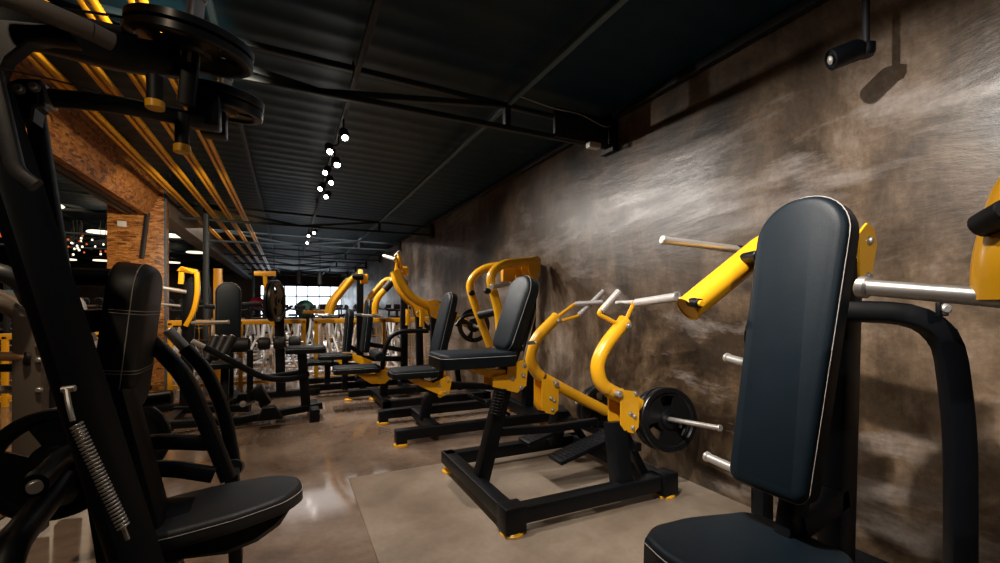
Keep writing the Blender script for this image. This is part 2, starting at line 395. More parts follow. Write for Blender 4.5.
# purlins and roof trusses
for x, m_ in ((1.43, TEL), (-.35, TEA), (-3.4, TEA), (-5.0, TEA)):
    solo('purlin', G().bar([(x, -3, CZ(x)-.10), (x, 23, CZ(x)-.10)], .038 if x == 1.43 else .03, .04, c=.004), m_, {1.43: 'pale grey blue steel purlin running along the ceiling nearest the wall', -.35: 'dark steel purlin between spot track and yellow conduits', -3.4: 'dark steel purlin above the room left of the column', -5.0: 'dark purlin furthest left on the ceiling'}[x], 'purlin', 'steel purlins under the roof deck')
tl = ['dark roof truss nearest the camera, bolted to the wall', 'second roof truss, just beyond the near group of lit spots', 'third roof truss from the camera', 'fourth roof truss from the camera', 'fifth roof truss, over the far gym floor', 'sixth roof truss, close to the far window', 'furthest roof truss, at the far window wall']
for k, y in enumerate((2.86, 7.8, 10.3, 12.8, 15.3, 17.8, 20.3)):
    t = thing('roof_truss', tl[k], 'roof truss', (0, y, 2.6), 'dark steel roof trusses')
    zb = 2.43
    G().bar([(WX, y, zb), (-9, y, zb)], .035, .035, c=.004).build('bottom_chord', TEA, t)
    G().bar([(WX, y, CZ(WX)-.12), (-9, y, CZ(-9)-.12)], .035, .035, c=.004).build('top_chord', TEA, t)
    x = WX-.95; up = True; step = 1.25
    g = G(); px_ = WX-.1; g.bar([(x, y, zb), (x, y, CZ(x)-.12)], .045, .045, (0, 1, 0), c=.003)
    while x > -8:
        g.bar([(x, y, (CZ(x)-.12) if up else zb), (x-step, y, zb if up else (CZ(x)-.12))], .035, .035, (0, 1, 0), c=.003); x -= step; up = not up
    g.build('web', TEA, t)
    G().box((WX-.03, y, 2.53), (.05, .16, .30), .004).build('end_plate', DRK, t)
    if k == 0:
        G().box((WX-.32, y-.03, 2.53), (.5, .03, .22), .003).build('gusset_plate', DRK, t)
        c = G().tube([(WX-.9, y-.04, 2.66), (WX-.6, y-.05, 2.62), (WX-.35, y-.05, 2.625), (WX-.1, y-.05, 2.56), (WX-.02, y-.05, 2.60)], .004, .05, 8).build('cable', GRP, t)
        G().box((WX-.22, y-.05, 2.40), (.11, .05, .045), .004).build('junction_box', WHI, t)
# yellow conduits
pl = ['yellow twin conduit nearest the wall side', 'second yellow twin conduit, counted from the spot track', 'third yellow twin conduit, counted from the spot track', 'yellow twin conduit furthest left, beside the strand board beam']
for k, x in enumerate((-.60, -.80, -1.00, -1.235)):
    t = thing('cable_conduit', pl[k], 'conduit', (x, -1, 2.5), 'yellow conduits under the ceiling')
    for dx in (-.022, .022): G().bar([(x+dx, -2.5, 2.5), (x+dx, 22.8, 2.5)], .027, .035, c=.004).build('tube', YEP, t)
    g = G()
    for y in range(0, 23, 3): g.box((x, y+.3, 2.615), (.012, .012, .22), 0)
    g.build('hanger', DRK, t)
# spot track
t = thing('light_track', 'dark lighting track hanging under the ceiling deck, carrying the spots', 'light track', (.38, 5, 2.6))
G().bar([(.38, -3, 2.58), (.38, 20, 2.58)], .035, .03, c=.003).build('rail', DRK, t)
for y in (0, 3, 7.0, 9.8, 13): G().bar([(.38, y, 2.59), (.38, y, CZ(.38))], .012, .012, (0, 1, 0), c=.002).build('drop_rod', DRK, t)
spots = [(345, 138, 'topmost lit spot, right side of the near track cluster'), (330, 152, 'second lit spot from the top, left side of the cluster'), (337, 165, 'third lit spot down, right side of the cluster'), (325, 173, 'fourth lit spot down, left side of the cluster'), (331, 183, 'fifth lit spot down, right side of the cluster'), (320, 189, 'sixth lit spot down, leftmost of the near cluster'), (326, 197, 'smallest lowest lit spot of the near cluster'),
         (308.5, 236, 'top left spot of the far cluster'), (314, 233, 'top right spot of the far cluster'), (307, 243, 'lowest spot of the far cluster')]
for x, y, lb in spots:
    p = at(x, y, Z=2.42); q = Vector((.38, p.y, 2.56))
    t = thing('spot_light', lb, 'spot light', p, 'lit spots on the ceiling track')
    d = (Vector((0, 0, 1.0))-p).normalized(); d = (d+Vector((.1 if x > 328 else -.35, 0, -.5))).normalized()
    G().lathe(p-d*.13, d, [(0, 0), (.02, 0), (.034, .02), (.036, .128), (.031, .13), (.029, .125)], 20).build('housing', DRK, t)
    G().lathe(p-d*.004, d, [(0, 0), (.022, 0), (.022, .002), (0, .003)], 20).build('lamp', SPL, t)
    G().tube([p-d*.10, (q.x, q.y, 2.49), q], .007, .02, 8).build('arm', DRK, t)
# security camera on a ceiling pole beside the wall
t = thing('security_camera', 'black security camera on a ceiling pole near the plaster wall', 'security camera', (2.1, 1.0, 2.4))
pc = at(866, 50, X=2.12)
G().cyl((pc.x, pc.y, pc.z), (pc.x, pc.y, 2.72), .013).build('pole', DRK, t)
G().lathe(pc+Vector((0, 0, -.03)), (0, 0, 1), [(0, 0), (.025, .004), (.032, .02), (.032, .05), (.014, .06), (0, .06)], 20).build('swivel', BLK, t)
a_, b_ = at(862, 48, X=2.11), at(831, 60, X=2.02)
dd = (b_-a_).normalized()
G().lathe(a_, dd, [(0, 0), (.032, .002), (.042, .02), (.042, (b_-a_).length), (.036, (b_-a_).length+.004), (.034, (b_-a_).length-.004), (0, (b_-a_).length-.006)], 24).build('housing', BLK, t)
G().lathe(b_, dd, [(0, .0), (.016, .0), (.018, .004), (.012, .008), (0, .009)], 16).build('lens', CHR, t)
# hanging speakers far down the room
for x, lb in ((274, 'leftmost of the black cylinders hanging far down the room'), (299, 'middle black cylinder hanging above the far window'), (320, 'rightmost black cylinder hanging above the far window')):
    p = at(x, 272, Y=12); t = thing('hanging_speaker', lb, 'speaker', (p.x, 12, 1.75), 'black cylinders hanging far down the room')
    G().cyl((p.x, 12, 1.70), (p.x, 12, 2.02), .06).build('body', DRK, t); G().cyl((p.x, 12, 2.0), (p.x, 12, 2.72), .008).build('stem', DRK, t)

# ================================================================ machines along the wall
def bench_spring(p0, p1, r, turns, wire, parent, m=CHR, name='spring'):
    p0 = Vector(p0); p1 = Vector(p1); d = p1-p0; q = d.to_track_quat('Z', 'Y').to_matrix(); L = d.length; n = int(turns*14)
    pts = [p0+q@Vector((r*math.cos(i*2*PI/14), r*math.sin(i*2*PI/14), L*i/n)) for i in range(n+1)]
    g = G(); bm = g.bm; prev = None; ax = d.normalized()
    for i, p in enumerate(pts):
        tng = (pts[min(i+1, n)]-pts[max(i-1, 0)]).normalized(); s = tng.cross(ax).normalized(); v = s.cross(tng)
        ring = [bm.verts.new(p+s*wire*math.cos(k*PI/3)+v*wire*math.sin(k*PI/3)) for k in range(6)]
        if prev:
            for k in range(6): bm.faces.new((prev[k], prev[(k+1) % 6], ring[(k+1) % 6], ring[k]))
        prev = ring
    return g.build(name, m, parent, 60)

# ---- M1: shoulder press in the right foreground
def machine_press_near():
    Y0 = .815
    t = thing('shoulder_press_machine', 'large black padded shoulder press in the right foreground with yellow arm', 'gym machine', (1.4, Y0, 0))
    g = G(); b0 = Vector((1.25, Y0+.028, .60)); b1 = Vector((1.395, Y0, 1.475)); v = (b1-b0); h = v.length
    mid = (b0+b1)/2
    out = []
    for a, b in rrect(.268, h, (.04, .04, .13, .13), 9): out.append((a*(1-.13*(.5-b/h)), b))
    cushion('backrest', out, mid+Vector((.035, 0, 0)), -Yv, v, .075, t)
    # seat, tapered and rounded at the front
    sv = Vector((1, 0, -.05)).normalized()
    so = [(-.15, -.24), (-.06, -.262), (.06, -.262), (.15, -.24), (.195, -.17), (.20, -.02), (.165, .20), (.13, .235), (-.13, .235), (-.165, .20), (-.20, -.02), (-.195, -.17)]
    ctl = fillet([(a, b, 0) for a, b in so]+[(so[0][0], so[0][1], 0)], .03, 3)[:-1]
    cushion('seat', [(p.x, p.y) for p in ctl], (1.155, Y0, .445), -Yv, sv, .085, t)
    f = G()
    f.bar([(1.56, Y0, .05), (1.62, Y0, 1.30)], .09, .07, (0, 1, 0)); f.bar([(1.0, Y0, .33), (1.58, Y0, .33)], .07, .08)
    f.bar([(1.05, Y0, .05), (1.05, Y0, .33)], .07, .07, (0, 1, 0)); f.bar([(.85, Y0, .07), (2.2, Y0, .07)], .10, .07)
    f.bar([(.85, Y0-.32, .07), (.85, Y0+.32, .07)], .07, .07); f.bar([(2.18, Y0-.34, .07), (2.18, Y0+.34, .07)], .07, .07)
    f.bar([(1.36, Y0, .50), (1.58, Y0, .55)], .07, .07); f.bar([(1.36, Y0, .60), (1.45, Y0, 1.30)], .06, .05, (0, 1, 0)); f.bar([(1.44, Y0, 1.22), (1.6, Y0, 1.25)], .06, .06)
    f.bar([(1.33, Y0, .45), (1.37, Y0, .62)], .08, .05, (0, 1, 0))
    f.build('frame', BLK, t)
    for yy in (-.32, .32): foot((.85, Y0+yy), t, .04); foot((2.18, Y0+yy), t, .04)
    # goose-neck side frames
    G().bar([(1.46, .80, 1.138), (1.66, .585, 1.125), (1.70, .567, .80), (1.70, .567, .03)], .055, .058, (1, -1, .2), f=.13).build('side_frame', BLK, t)
    G().bar([(1.46, .83, 1.125), (1.66, 1.16, 1.115), (1.74, 1.17, .80), (1.74, 1.17, .03)], .07, .055, (0, 1, 0), f=.14).build('side_frame', BLK, t)
    G().bar([(1.70, .567, .07), (2.18, .567, .07)], .07, .07).build('floor_bar', BLK, t)
    p = at(942, 309, Y=.575); G().box(p, (.05, .012, .04), .003).build('bolt_plate', BLK, t); bolt(p+Vector((-.01, -.01, 0)), (-.7, -.7, 0), t, .010)
    # yellow pivot plate, arms
    pz = [(1.555, 1.37), (1.60, 1.405), (1.64, 1.39), (1.655, 1.34), (1.61, 1.20), (1.58, 1.18), (1.56, 1.21)]
    for yy in (Y0-.07, Y0+.07): poly_bracket(pz, yy, .008, t, 'pivot_plate', None, ((1.61, 1.35), (1.60, 1.24)))
    arm = G().tube([(1.60, Y0-.02, 1.375), (1.63, Y0+.20, 1.375), at(766, 245, Y=1.09), at(688, 309, Y=1.165)], .0485, .12, 24).build('press_arm', YEL, t)
    e1 = at(688, 309, Y=1.165); e0 = at(766, 245, Y=1.09); dd = (e1-e0).normalized()
    G().lathe(e1, dd, [(.0485, -.001), (.0495, .0), (.0495, .004), (.044, .004), (.043, -.04), (0, -.04)], 24).build('open_end', YEL, arm)
    bp = at(697, 302, Y=1.12); G().cyl(bp+Vector((-.0, .03, 0)), bp+Vector((-.02, -.03, -.005)), .017).build('bolt', BLK, arm); G().cyl(bp+Vector((-.02, -.03, -.005)), bp+Vector((-.025, -.044, -.006)), .011).build('bolt', YEL, arm)
    c = at(754, 257, Y=1.04); G().cyl(c+Vector((.02, .05, .0)), c+Vector((-.015, -.03, 0)), .022).build('collar', BLK, arm); bolt(c+Vector((-.015, -.03, 0)), (-.45, -.9, 0), arm, .009)
    G().bar([at(760, 262, Y=1.05), at(770, 285, Y=1.03), at(795, 305, Y=1.0)], .05, .04, (0, 1, 0)).build('arm_link', BLK, t)
    h1 = horn(at(741, 250, Y=1.20), at(664, 240, Y=1.30), t, .0155)
    G().cyl(at(741, 250, Y=1.20), at(736, 249, Y=1.21), .018).build('collar', BLK, h1)
    for a, b in (((757, 368), (728, 358)), ((738, 474), (708, 457))):
        horn(at(*a, Y=1.17)+Vector((.03, 0, 0)), at(*b, Y=1.33), t, .018, 'storage_peg')
    # yellow seat bracket
    poly_bracket([(1.30, .40), (1.44, .42), (1.47, .36), (1.44, .24), (1.36, .24), (1.28, .32)], Y0-.075, .008, t, 'seat_bracket', None, ((1.40, .37), (1.40, .28)))
machine_press_near()
# ---- M0: the next press, only its arm reaches into the frame
def machine_edge():
    t = thing('shoulder_press_machine', 'press at the far right edge, only its yellow arm and chrome horn showing', 'gym machine', (1.3, -.1, 0))
    G().tube([(1.03, .285, 1.16), (1.03, .285, 1.22), (1.08, .27, 1.38), (1.30, .05, 1.46), (1.5, -.1, 1.44)], .045, .10, 24).build('press_arm', YEL, t)
    h1 = horn((1.0, .22, 1.153), (1.03, .475, 1.186), t, .0155)
    G().cyl(Vector((1.03, .475, 1.186))+Vector((0, 0, 0)), Vector((1.031, .492, 1.188)), .0215).build('end_ring', CHR, h1)
    G().cyl(at(981, 226, Y=.31), at(1010, 210, Y=.27), .020).build('rubber_stop', RUB, t)
    G().bar([(1.0, .235, 1.12), (1.2, .12, 1.10), (1.5, -.1, 1.12)], .05, .05).build('arm_link', BLK, t)
    f = G(); f.bar([(1.52, -.12, .05), (1.52, -.12, 1.5)], .09, .07, (0, 1, 0)); f.bar([(.95, -.12, .07), (2.1, -.12, .07)], .1, .07); f.bar([(2.08, -.42, .07), (2.08, .2, .07)], .07, .07); f.bar([(.95, -.42, .07), (.95, .1, .07)], .07, .07)
    f.bar([(1.0, -.12, .36), (1.5, -.12, .36)], .07, .07); f.build('frame', BLK, t)
    cushion('backrest', rrect(.27, .8, (.04, .04, .12, .12), 6), (1.38, -.14, 1.0), -Yv, Vector((.15, 0, 1)), .075, t); cushion('seat', rrect(.36, .42, .06), (1.1, -.14, .45), -Yv, Xv, .08, t)
machine_edge()

# ---- M2: yellow chest-supported row machine in the middle
def machine_row():
    Y0 = 2.46
    t = thing('row_machine', 'yellow armed seated row machine in the middle on its rectangular black base', 'gym machine', (1.55, Y0, 0))
    f = G(); z = .095
    f.bar([(.98, 2.0, z), (2.10, 2.0, z)], .085, .085); f.bar([(1.01, 1.96, z), (1.01, 2.98, z)], .085, .085); f.bar([(.98, 2.93, z), (2.10, 2.93, z)], .085, .085)
    f.bar([(2.05, 1.97, z), (2.05, 2.96, z)], .085, .085); f.box((1.02, 2.0, .085), (.12, .11, .13), .008); f.box((2.06, 2.0, .085), (.12, .11, .13), .008)
    f.build('base_frame', BLK, t)
    for p in ((1.02, 1.995), (2.06, 2.0), (1.02, 2.93), (2.06, 2.93)): foot(p, t, .062)
    G().bar([(1.045, Y0, .10), (1.19, Y0, .62), (1.20, Y0, .76)], .085, .085, (0, 1, 0)).build('seat_post', BLK, t)
    bench_spring((1.115, Y0-.055, .50), (1.16, Y0-.055, .66), .028, 9, .006, t, RUB, 'bellows')
    # floor link from post to foot plates
    G().bar([(1.12, Y0, .38), (1.55, Y0-.02, .36), (1.9, Y0, .36)], .045, .05, f=.08).build('link_bar', BLK, t)
    G().bar([(1.9, 2.05, .30), (1.9, 2.87, .30)], .05, .05).build('cross_bar', BLK, t)
    for yy in (2.27, 2.66):
        o = Vector((1.66, yy, .275)); v = Vector((1, .0, .22)).normalized()
        p = G().box(o, (.44, .15, .028), .006, Matrix.Rotation(-.24, 3, 'Y')).build('foot_plate', BLK, t)
        g = G(); R_ = Matrix.Rotation(-.24, 3, 'Y')
        for i in range(14):
            for j in range(5): g.box(o+R_@Vector((-.19+i*.029, -.055+j*.0275, .0155)), (.014, .004, .003), 0, R_@Matrix.Rotation(.7*(-1)**(i+j), 3, 'Z'))
        g.build('tread', BLK, p)
        G().bar([o+v*.15+Vector((0, 0, -.02)), (1.9, yy, .30)], .05, .05).build('plate_stay', BLK, t)
    # seat and its yellow cradle
    cushion('seat', [(a, b) for a, b in rrect(.30, .47, (.05, .05, .04, .04), 5)], (.99, Y0, .838), -Yv, Xv, .085, t)
    L = [(523, 357), (517, 386), (510, 391), (488, 384), (488, 378), (503, 375), (505, 362), (519, 357)]
    for yy in (Y0-.065, Y0+.065):
        poly_bracket(XZ([(503, 366), (518, 358.5), (523, 364), (521, 384), (512, 391), (488, 385), (488, 375), (502, 373)], Y0), yy, .008, t, 'seat_bracket', None,
                     XZ([(519, 364), (507, 377), (516, 386), (518, 374)], Y0))
    poly_bracket(XZ([(457, 367), (502, 368.5), (502, 375), (488, 377)], Y0), Y0-.03, .05, t, 'seat_rail')
    # chest pad
    p0, p1 = at(501, 350, Y=Y0), at(524, 277, Y=Y0); v = p1-p0
    cushion('chest_pad', [(a*(1-.16*(.5-b/v.length)), b) for a, b in rrect(.29, v.length, (.06, .06, .13, .13), 8)], (p0+p1)/2+Vector((.02, 0, 0)), -Yv, v, .085, t)
    G().bar([(1.22, Y0, .74), (1.30, Y0, .95), (1.36, Y0, 1.15)], .07, .06, (0, 1, 0)).build('pad_post', BLK, t)
    G().bar([(1.215, Y0, .86), (1.30, Y0, .90)], .12, .05).build('pad_clamp', RUB, t)
    for dy in (-.05, .05): G().cyl((1.30, Y0+dy, .78), (1.40, Y0+dy, 1.13), .007).build('adjuster_rod', CHR, t)
    G().cyl((1.34, Y0-.05, .92), (1.36, Y0-.12, .93), .012).build('adjuster_pin', CHR, t)
    # uprights, pivots, arms: near at Y 2.1, far at Y 2.82
    for sgn, Ya in ((-1, 2.10), (1, 2.82)):
        Yp = Y0+sgn*.42
        near = sgn < 0
        tp = at(615, 425, Y=Ya) if near else at(560, 411, Y=Ya)
        G().bar([(tp.x-.01, (2.03 if near else 2.90), .10), (tp.x, Ya, tp.z+.02)], .10, .10, (0, 1, 0)).build('upright', BLK, t)
        G().bar([(tp.x+.05, Ya, tp.z-.02), (tp.x+.22, Ya, .12)], .05, .04, (0, 1, 0)).build('strut', BLK, t)
        pad = XZ([(614, 388), (629, 390), (633, 396), (632, 425), (627, 431), (618, 429), (614, 422)], 2.10)
        dx = 0
        if not near:   # same plate, shifted to the far pivot
            a = at(545, 382, Y=Ya); b = at(622, 394, Y=2.10); pad = [(x+a.x-b.x-.0, z_+a.z-b.z-.005) for x, z_ in pad]
        for k in (-.055, .055):
            xs = [q[0] for q in pad]; zs = [q[1] for q in pad]; cx, cz = sum(xs)/len(xs), sum(zs)/len(zs)
            poly_bracket(pad, Ya+k, .008, t, 'pivot_plate', None, ((cx+.035, max(zs)-.03), (cx+.015, min(zs)+.035), (cx+.03, cz-.02), (cx-.0, cz-.0)) if k < 0 else ())
        if near: L = [(624, 322), (604, 347), (596, 366), (601, 385), (612, 392), (636, 403), (660, 418)]
        else: L = [(556, 318), (536, 338), (529, 357), (536, 374), (552, 383), (578, 397), (606, 411)]
        pts = [at(x, y, Y=Ya) for x, y in L]
        if not near: pts[-2] = pts[-3]+(pts[-2]-pts[-3])*1.0
        arm = G().tube(pts, .042, .09, 22).build('lever_arm', YEL, t)
        d0 = (pts[0]-pts[1]).normalized(); G().cyl(pts[0]-d0*.01, pts[0]+d0*.014, .044, 22).build('arm_cap', YEL, arm)
        bolt(pts[0]+Vector((.0, -.044, -.02)), (0, -1, 0), arm, .013)
        G().cyl((pts[4].x, Ya-.075, pts[4].z), (pts[4].x, Ya+.075, pts[4].z), .02).build('pivot_pin', CHR, arm)
        if near:
            hA = [(626, 318), (638, 306)]; hB = [(619, 324), (600, 314), (603, 309)]
            G().tube([at(626, 320, Y=Ya), at(633, 305, Y=Ya-.03), at(634, 302, Y=Ya-.04)], .013, .01, 12).build('fork', YEL, arm)
            G().tube([at(618, 324, Y=Ya), at(598, 314, Y=Ya+.02), at(603, 307, Y=Ya+.01)], .013, .02, 12).build('fork', YEL, arm)
            G().cyl(at(601, 311, Y=Ya+.015), at(619, 291, Y=Ya-.01), .019).build('grip', GRP, arm)
            G().cyl(at(616, 303, Y=Ya+.10), at(640, 302, Y=Ya-.05), .014).build('grip_bar', GRP, arm)
            q0, q1 = at(636, 303, Y=Ya-.05), at(676, 297, Y=Ya-.32)
            gp = G().cyl(q0, q1, .025).build('grip', GRP, arm)
            dq = (q1-q0).normalized(); G().lathe(q1, dq, [(0, 0), (.030, 0), (.031, .004), (.031, .012), (.018, .014), (.016, .008), (0, .008)], 20).build('grip_end', CHR, gp)
        else:
            G().tube([at(556, 318, Y=Ya), at(575, 304, Y=Ya-.02), at(580, 302.5, Y=Ya-.02)], .013, .02, 12).build('fork', YEL, arm)
            G().tube([at(558, 322, Y=Ya), at(578, 316, Y=Ya-.04), at(584, 311, Y=Ya-.05)], .013, .02, 12).build('fork', YEL, arm)
            G().cyl(at(579, 315, Y=Ya-.045), at(604, 291, Y=Ya-.12), .019).build('grip', GRP, arm)
            G().cyl(at(575, 304, Y=Ya-.02), at(603, 302, Y=Ya-.16), .018).build('grip', GRP, arm)
        e = pts[-1]
        if near:
            horn(e+Vector((0, .03, .0)), at(719, 428, Y=1.60), t, .0145)
            dh = (at(719, 428, Y=1.60)-e).normalized()
            weight_plate(e+dh*.085, dh, 'outer black weight plate on the near horn of the middle row machine', .195, .042, 3, .2, .5)
            weight_plate(e+dh*.022, dh, 'inner black weight plate on the near horn of the middle row machine', .195, .042, 3, .2, .9)
        else:
            horn(e+Vector((0, -.03, 0)), e+Vector((.02, .42, -.02)), t, .0145)
            weight_plate(e+Vector((0, .07, 0)), Yv, 'inner weight plate on the far side of the middle row machine', .19, .036, 3, .2, .3)
            weight_plate(e+Vector((0, .115, 0)), Yv, 'outer weight plate on the far side of the middle row machine', .19, .036, 3, .2, .8)
    # rear tie
    G().bar([(1.9, 2.46, .34), (2.10, 2.46, .12)], .05, .05, (0, 1, 0)).build('tie', BLK, t)
machine_row()

# ---- M3: overhead row machine just beyond
def machine_overhead():
    Y0 = 4.0
    t = thing('overhead_row_machine', 'black machine behind the row machine with yellow arms hanging from its post top', 'gym machine', (1.5, Y0, 0))
    f = G(); z = .09
    for y in (3.66, 4.42): f.bar([(.80, y, z), (2.25, y, z)], .085, .085); f.box((.84, y, .075), (.09, .09, .11), .006)
    f.bar([(1.15, 3.66, z), (1.15, 4.42, z)], .085, .085); f.bar([(2.2, 3.66, z), (2.2, 4.42, z)], .085, .085); f.build('base_frame', BLK, t)
    for p in ((.84, 3.66), (.84, 4.42), (2.22, 3.66), (2.22, 4.42)): foot(p, t, .06)
    G().bar([(1.13, Y0, .10), (1.17, Y0, .30), (1.26, Y0, .34), (1.26, Y0, .48)], .085, .085, (0, 1, 0), f=.05).build('seat_post', BLK, t)
    G().bar([(2.22, Y0, .1), (2.27, Y0, 1.60)], .10, .09, (0, 1, 0)).build('rear_post', BLK, t)
    G().bar([(1.26, Y0, .42), (2.25, Y0, .30)], .06, .06).build('spine', BLK, t)
    cushion('seat', rrect(.30, .42, (.05, .05, .04, .04)), (1.03, Y0, .545), -Yv, Xv, .075, t)
    for yy in (Y0-.06, Y0+.06): poly_bracket(XZ([(433, 381), (446, 375), (450, 378), (447, 392), (441, 395), (424, 388), (408, 380), (410, 377), (432, 382)], Y0), yy, .008, t, 'seat_bracket', None, XZ([(437, 385), (446, 380), (443, 391)], Y0))
    G().cyl(at(440, 396, Y=Y0-.09), at(441, 391, Y=Y0-.03), .022).build('knob', YEL, t)
    p0, p1 = at(436, 356, Y=Y0), at(451, 293, Y=Y0)
    cushion('chest_pad', rrect(.27, (p1-p0).length, (.05, .05, .11, .11), 7), (p0+p1)/2, -Yv, p1-p0, .08, t)
    G().bar([(1.27, Y0, .45), (1.33, Y0, .80), (1.42, Y0, 1.1)], .07, .05, (0, 1, 0)).build('pad_post', BLK, t)
    bench_spring(at(434, 380, Y=Y0-.09), at(437, 350, Y=Y0-.09), .022, 8, .006, t, CHR)
    for yy in (3.80, 3.94, 4.10): poly_bracket(XZ([(528, 259), (537, 256), (541, 259), (540, 275), (536, 281), (531, 279), (528, 268)], 3.8), yy, .01, t, 'pivot_plate', None, XZ([(537, 261), (537, 275)], 3.8) if yy < 3.9 else ())
    G().box(at(508, 275, Y=Y0), (.14, .06, .14), .01).build('counter_block', YEL, t)
    G().cyl(at(522, 266, Y=Y0), at(500, 266, Y=Y0), .03).build('block_stem', YEL, t)
    G().tube([at(532, 261, Y=3.84), at(501, 264, Y=3.80), at(489, 276, Y=3.78), at(499, 312, Y=3.76), at(501, 346, Y=3.76)], .042, .10, 20).build('lever_arm', YEL, t)
    G().tube([at(527, 262, Y=4.12), at(482, 268, Y=4.3), at(468, 283, Y=4.35), at(478, 314, Y=4.35), at(490, 346, Y=4.35)], .042, .12, 20).build('lever_arm', YEL, t)
    for x, y, Y in ((501, 346, 3.76), (490, 346, 4.35)): p = at(x, y, Y=Y); G().cyl(p, p+Vector((0, 0, -.09)), .016).build('handle', CHR, t)
    horn(at(508, 284, Y=3.78), at(492, 287, Y=3.66), t, .022)
    for x, y, Y in ((471.5, 293, 4.31), (487, 291, 3.74)): p = at(x, y, Y=Y); G().cyl(p+Vector((0, .02, 0)), p+Vector((0, -.03, 0)), .028).build('rubber_stop', RUB, t)
    G().tube([at(456, 326, Y=4.4), at(463, 316, Y=4.4), at(480, 313, Y=4.4), at(488, 312, Y=4.4)], .02, .06, 12).build('guard_tube', BLK, t)
    G().cyl(at(480, 315, Y=4.2), at(497, 311, Y=4.0), .045).build('roller', RUB, t)
    G().box((1.75, 3.78, .20), (.28, .16, .03), .006, Matrix.Rotation(.5, 3, 'Y')).build('foot_plate', BLK, t)
    g0 = at(480, 400, Y=3.8); G().box(g0, (.22, .14, .03), .006, Matrix.Rotation(.5, 3, 'Y')).build('foot_plate', BLK, t)
machine_overhead()

# ---- M4: pulldown with raised S-shaped arms
def machine_pulldown():
    Y0 = 5.25
    t = thing('pulldown_machine', 'pulldown machine with raised yellow S shaped arms and chrome handles at the top', 'gym machine', (1.3, Y0, 0))
    f = G(); z = .08
    for y in (4.9, 5.6): f.bar([(.92, y, z), (2.2, y, z)], .08, .08)
    f.bar([(.97, 4.86, z), (.97, 5.64, z)], .08, .08); f.bar([(2.15, 4.86, z), (2.15, 5.64, z)], .08, .08); f.build('base_frame', BLK, t)
    for p in ((.95, 4.9), (2.15, 4.9), (.95, 5.6)): foot(p, t, .055)
    G().bar([(1.0, Y0, .08), (1.02, Y0, .36)], .08, .08, (0, 1, 0)).build('seat_post', BLK, t)
    cushion('seat', rrect(.30, .50, (.05, .05, .04, .04)), (.70, Y0, .435), -Yv, Xv, .075, t)
    for yy in (Y0-.06, Y0+.06): poly_bracket(XZ([(357, 375), (375, 375), (381, 369), (394, 368), (394, 373), (384, 383), (370, 383)], Y0), yy, .008, t, 'seat_bracket', None, XZ([(379, 377), (386, 372)], Y0))
    G().bar([at(394, 370, Y=Y0), (1.9, Y0, .42), (1.95, Y0, .1)], .06, .06, f=.05).build('spine', BLK, t)
    rp = at(377, 355, Y=Y0); G().cyl(rp+Vector((0, -.22, -.0)), rp+Vector((0, .22, .0)), .055, ch=.012).build('thigh_roller', VIN, t)
    G().tube([at(382, 370, Y=Y0), at(384, 350, Y=Y0), at(391, 335, Y=Y0), at(404, 331, Y=Y0), at(428, 331, Y=Y0)], .027, .12, 14).build('roller_arm', BLK, t)
    for Ya, L, px_ in ((4.95, [(396, 270), (402, 285), (412, 298), (432, 308), (448, 314), (470, 325)], 433), (5.5, [(394, 272), (398, 288), (408, 301), (420, 309), (436, 316)], 418)):
        near = Ya < 5.2; pts = [at(x, y, Y=Ya) for x, y in L]
        arm = G().tube(pts, .047, .12, 18).build('lever_arm', YEL, t)
        k = at(px_, 309, Y=Ya)
        for q in (-.055, .055): poly_bracket([(k.x-.08, k.z+.09), (k.x+.02, k.z+.11), (k.x+.11, k.z+.03), (k.x+.10, k.z-.08), (k.x+.04, k.z-.12), (k.x-.04, k.z-.09)], Ya+q, .008, t, 'pivot_plate', None, ((k.x+.02, k.z+.05), (k.x+.05, k.z-.04), (k.x-.02, k.z-.04)) if q < 0 else ())
        G().bar([(k.x+.03, Ya, .08), (k.x+.01, Ya, k.z-.05)], .08, .08, (0, 1, 0)).build('upright', BLK, t)
        G().bar([(k.x-.13, Ya, k.z+.0), (k.x-.13, Ya, k.z-.2)], .05, .04, (0, 1, 0)).build('stop_bracket', YEL, t)
        e = pts[-1]; horn(e+Vector((0, -.02 if near else .02, 0)), e+Vector((0, -.30 if near else .14, -.01)), t, .02)
        weight_plate(e+Vector((0, -.12 if near else .06, 0)), Yv, 'spoked weight plate on the near horn of the pulldown machine' if near else 'weight plate on the far horn of the pulldown machine', .2, .035, 4, .36, .3)
    top = at(395, 271, Y=4.95)
    G().tube([at(396, 272, Y=4.95), at(397, 262, Y=4.95), at(394, 258.5, Y=4.95)], .02, .03, 12).build('handle_stem', YEL, t)
    G().cyl(at(397, 260, Y=4.95), at(384, 256, Y=5.2), .022).build('handle', GRP, t)
    G().tube([at(402, 270, Y=5.0), at(399, 258, Y=5.0), at(399, 254, Y=5.0)], .02, .03, 12).build('handle_stem', YEL, t)
    q = at(399, 252.5, Y=5.0); G().cyl(q+Vector((0, -.02, 0)), q+Vector((0, .16, -.02)), .024).build('handle', GRP, t)
    G().box(at(405, 271, Y=5.05), (.08, .08, .10), .02).build('arm_cap', YEL, t)
machine_pulldown()

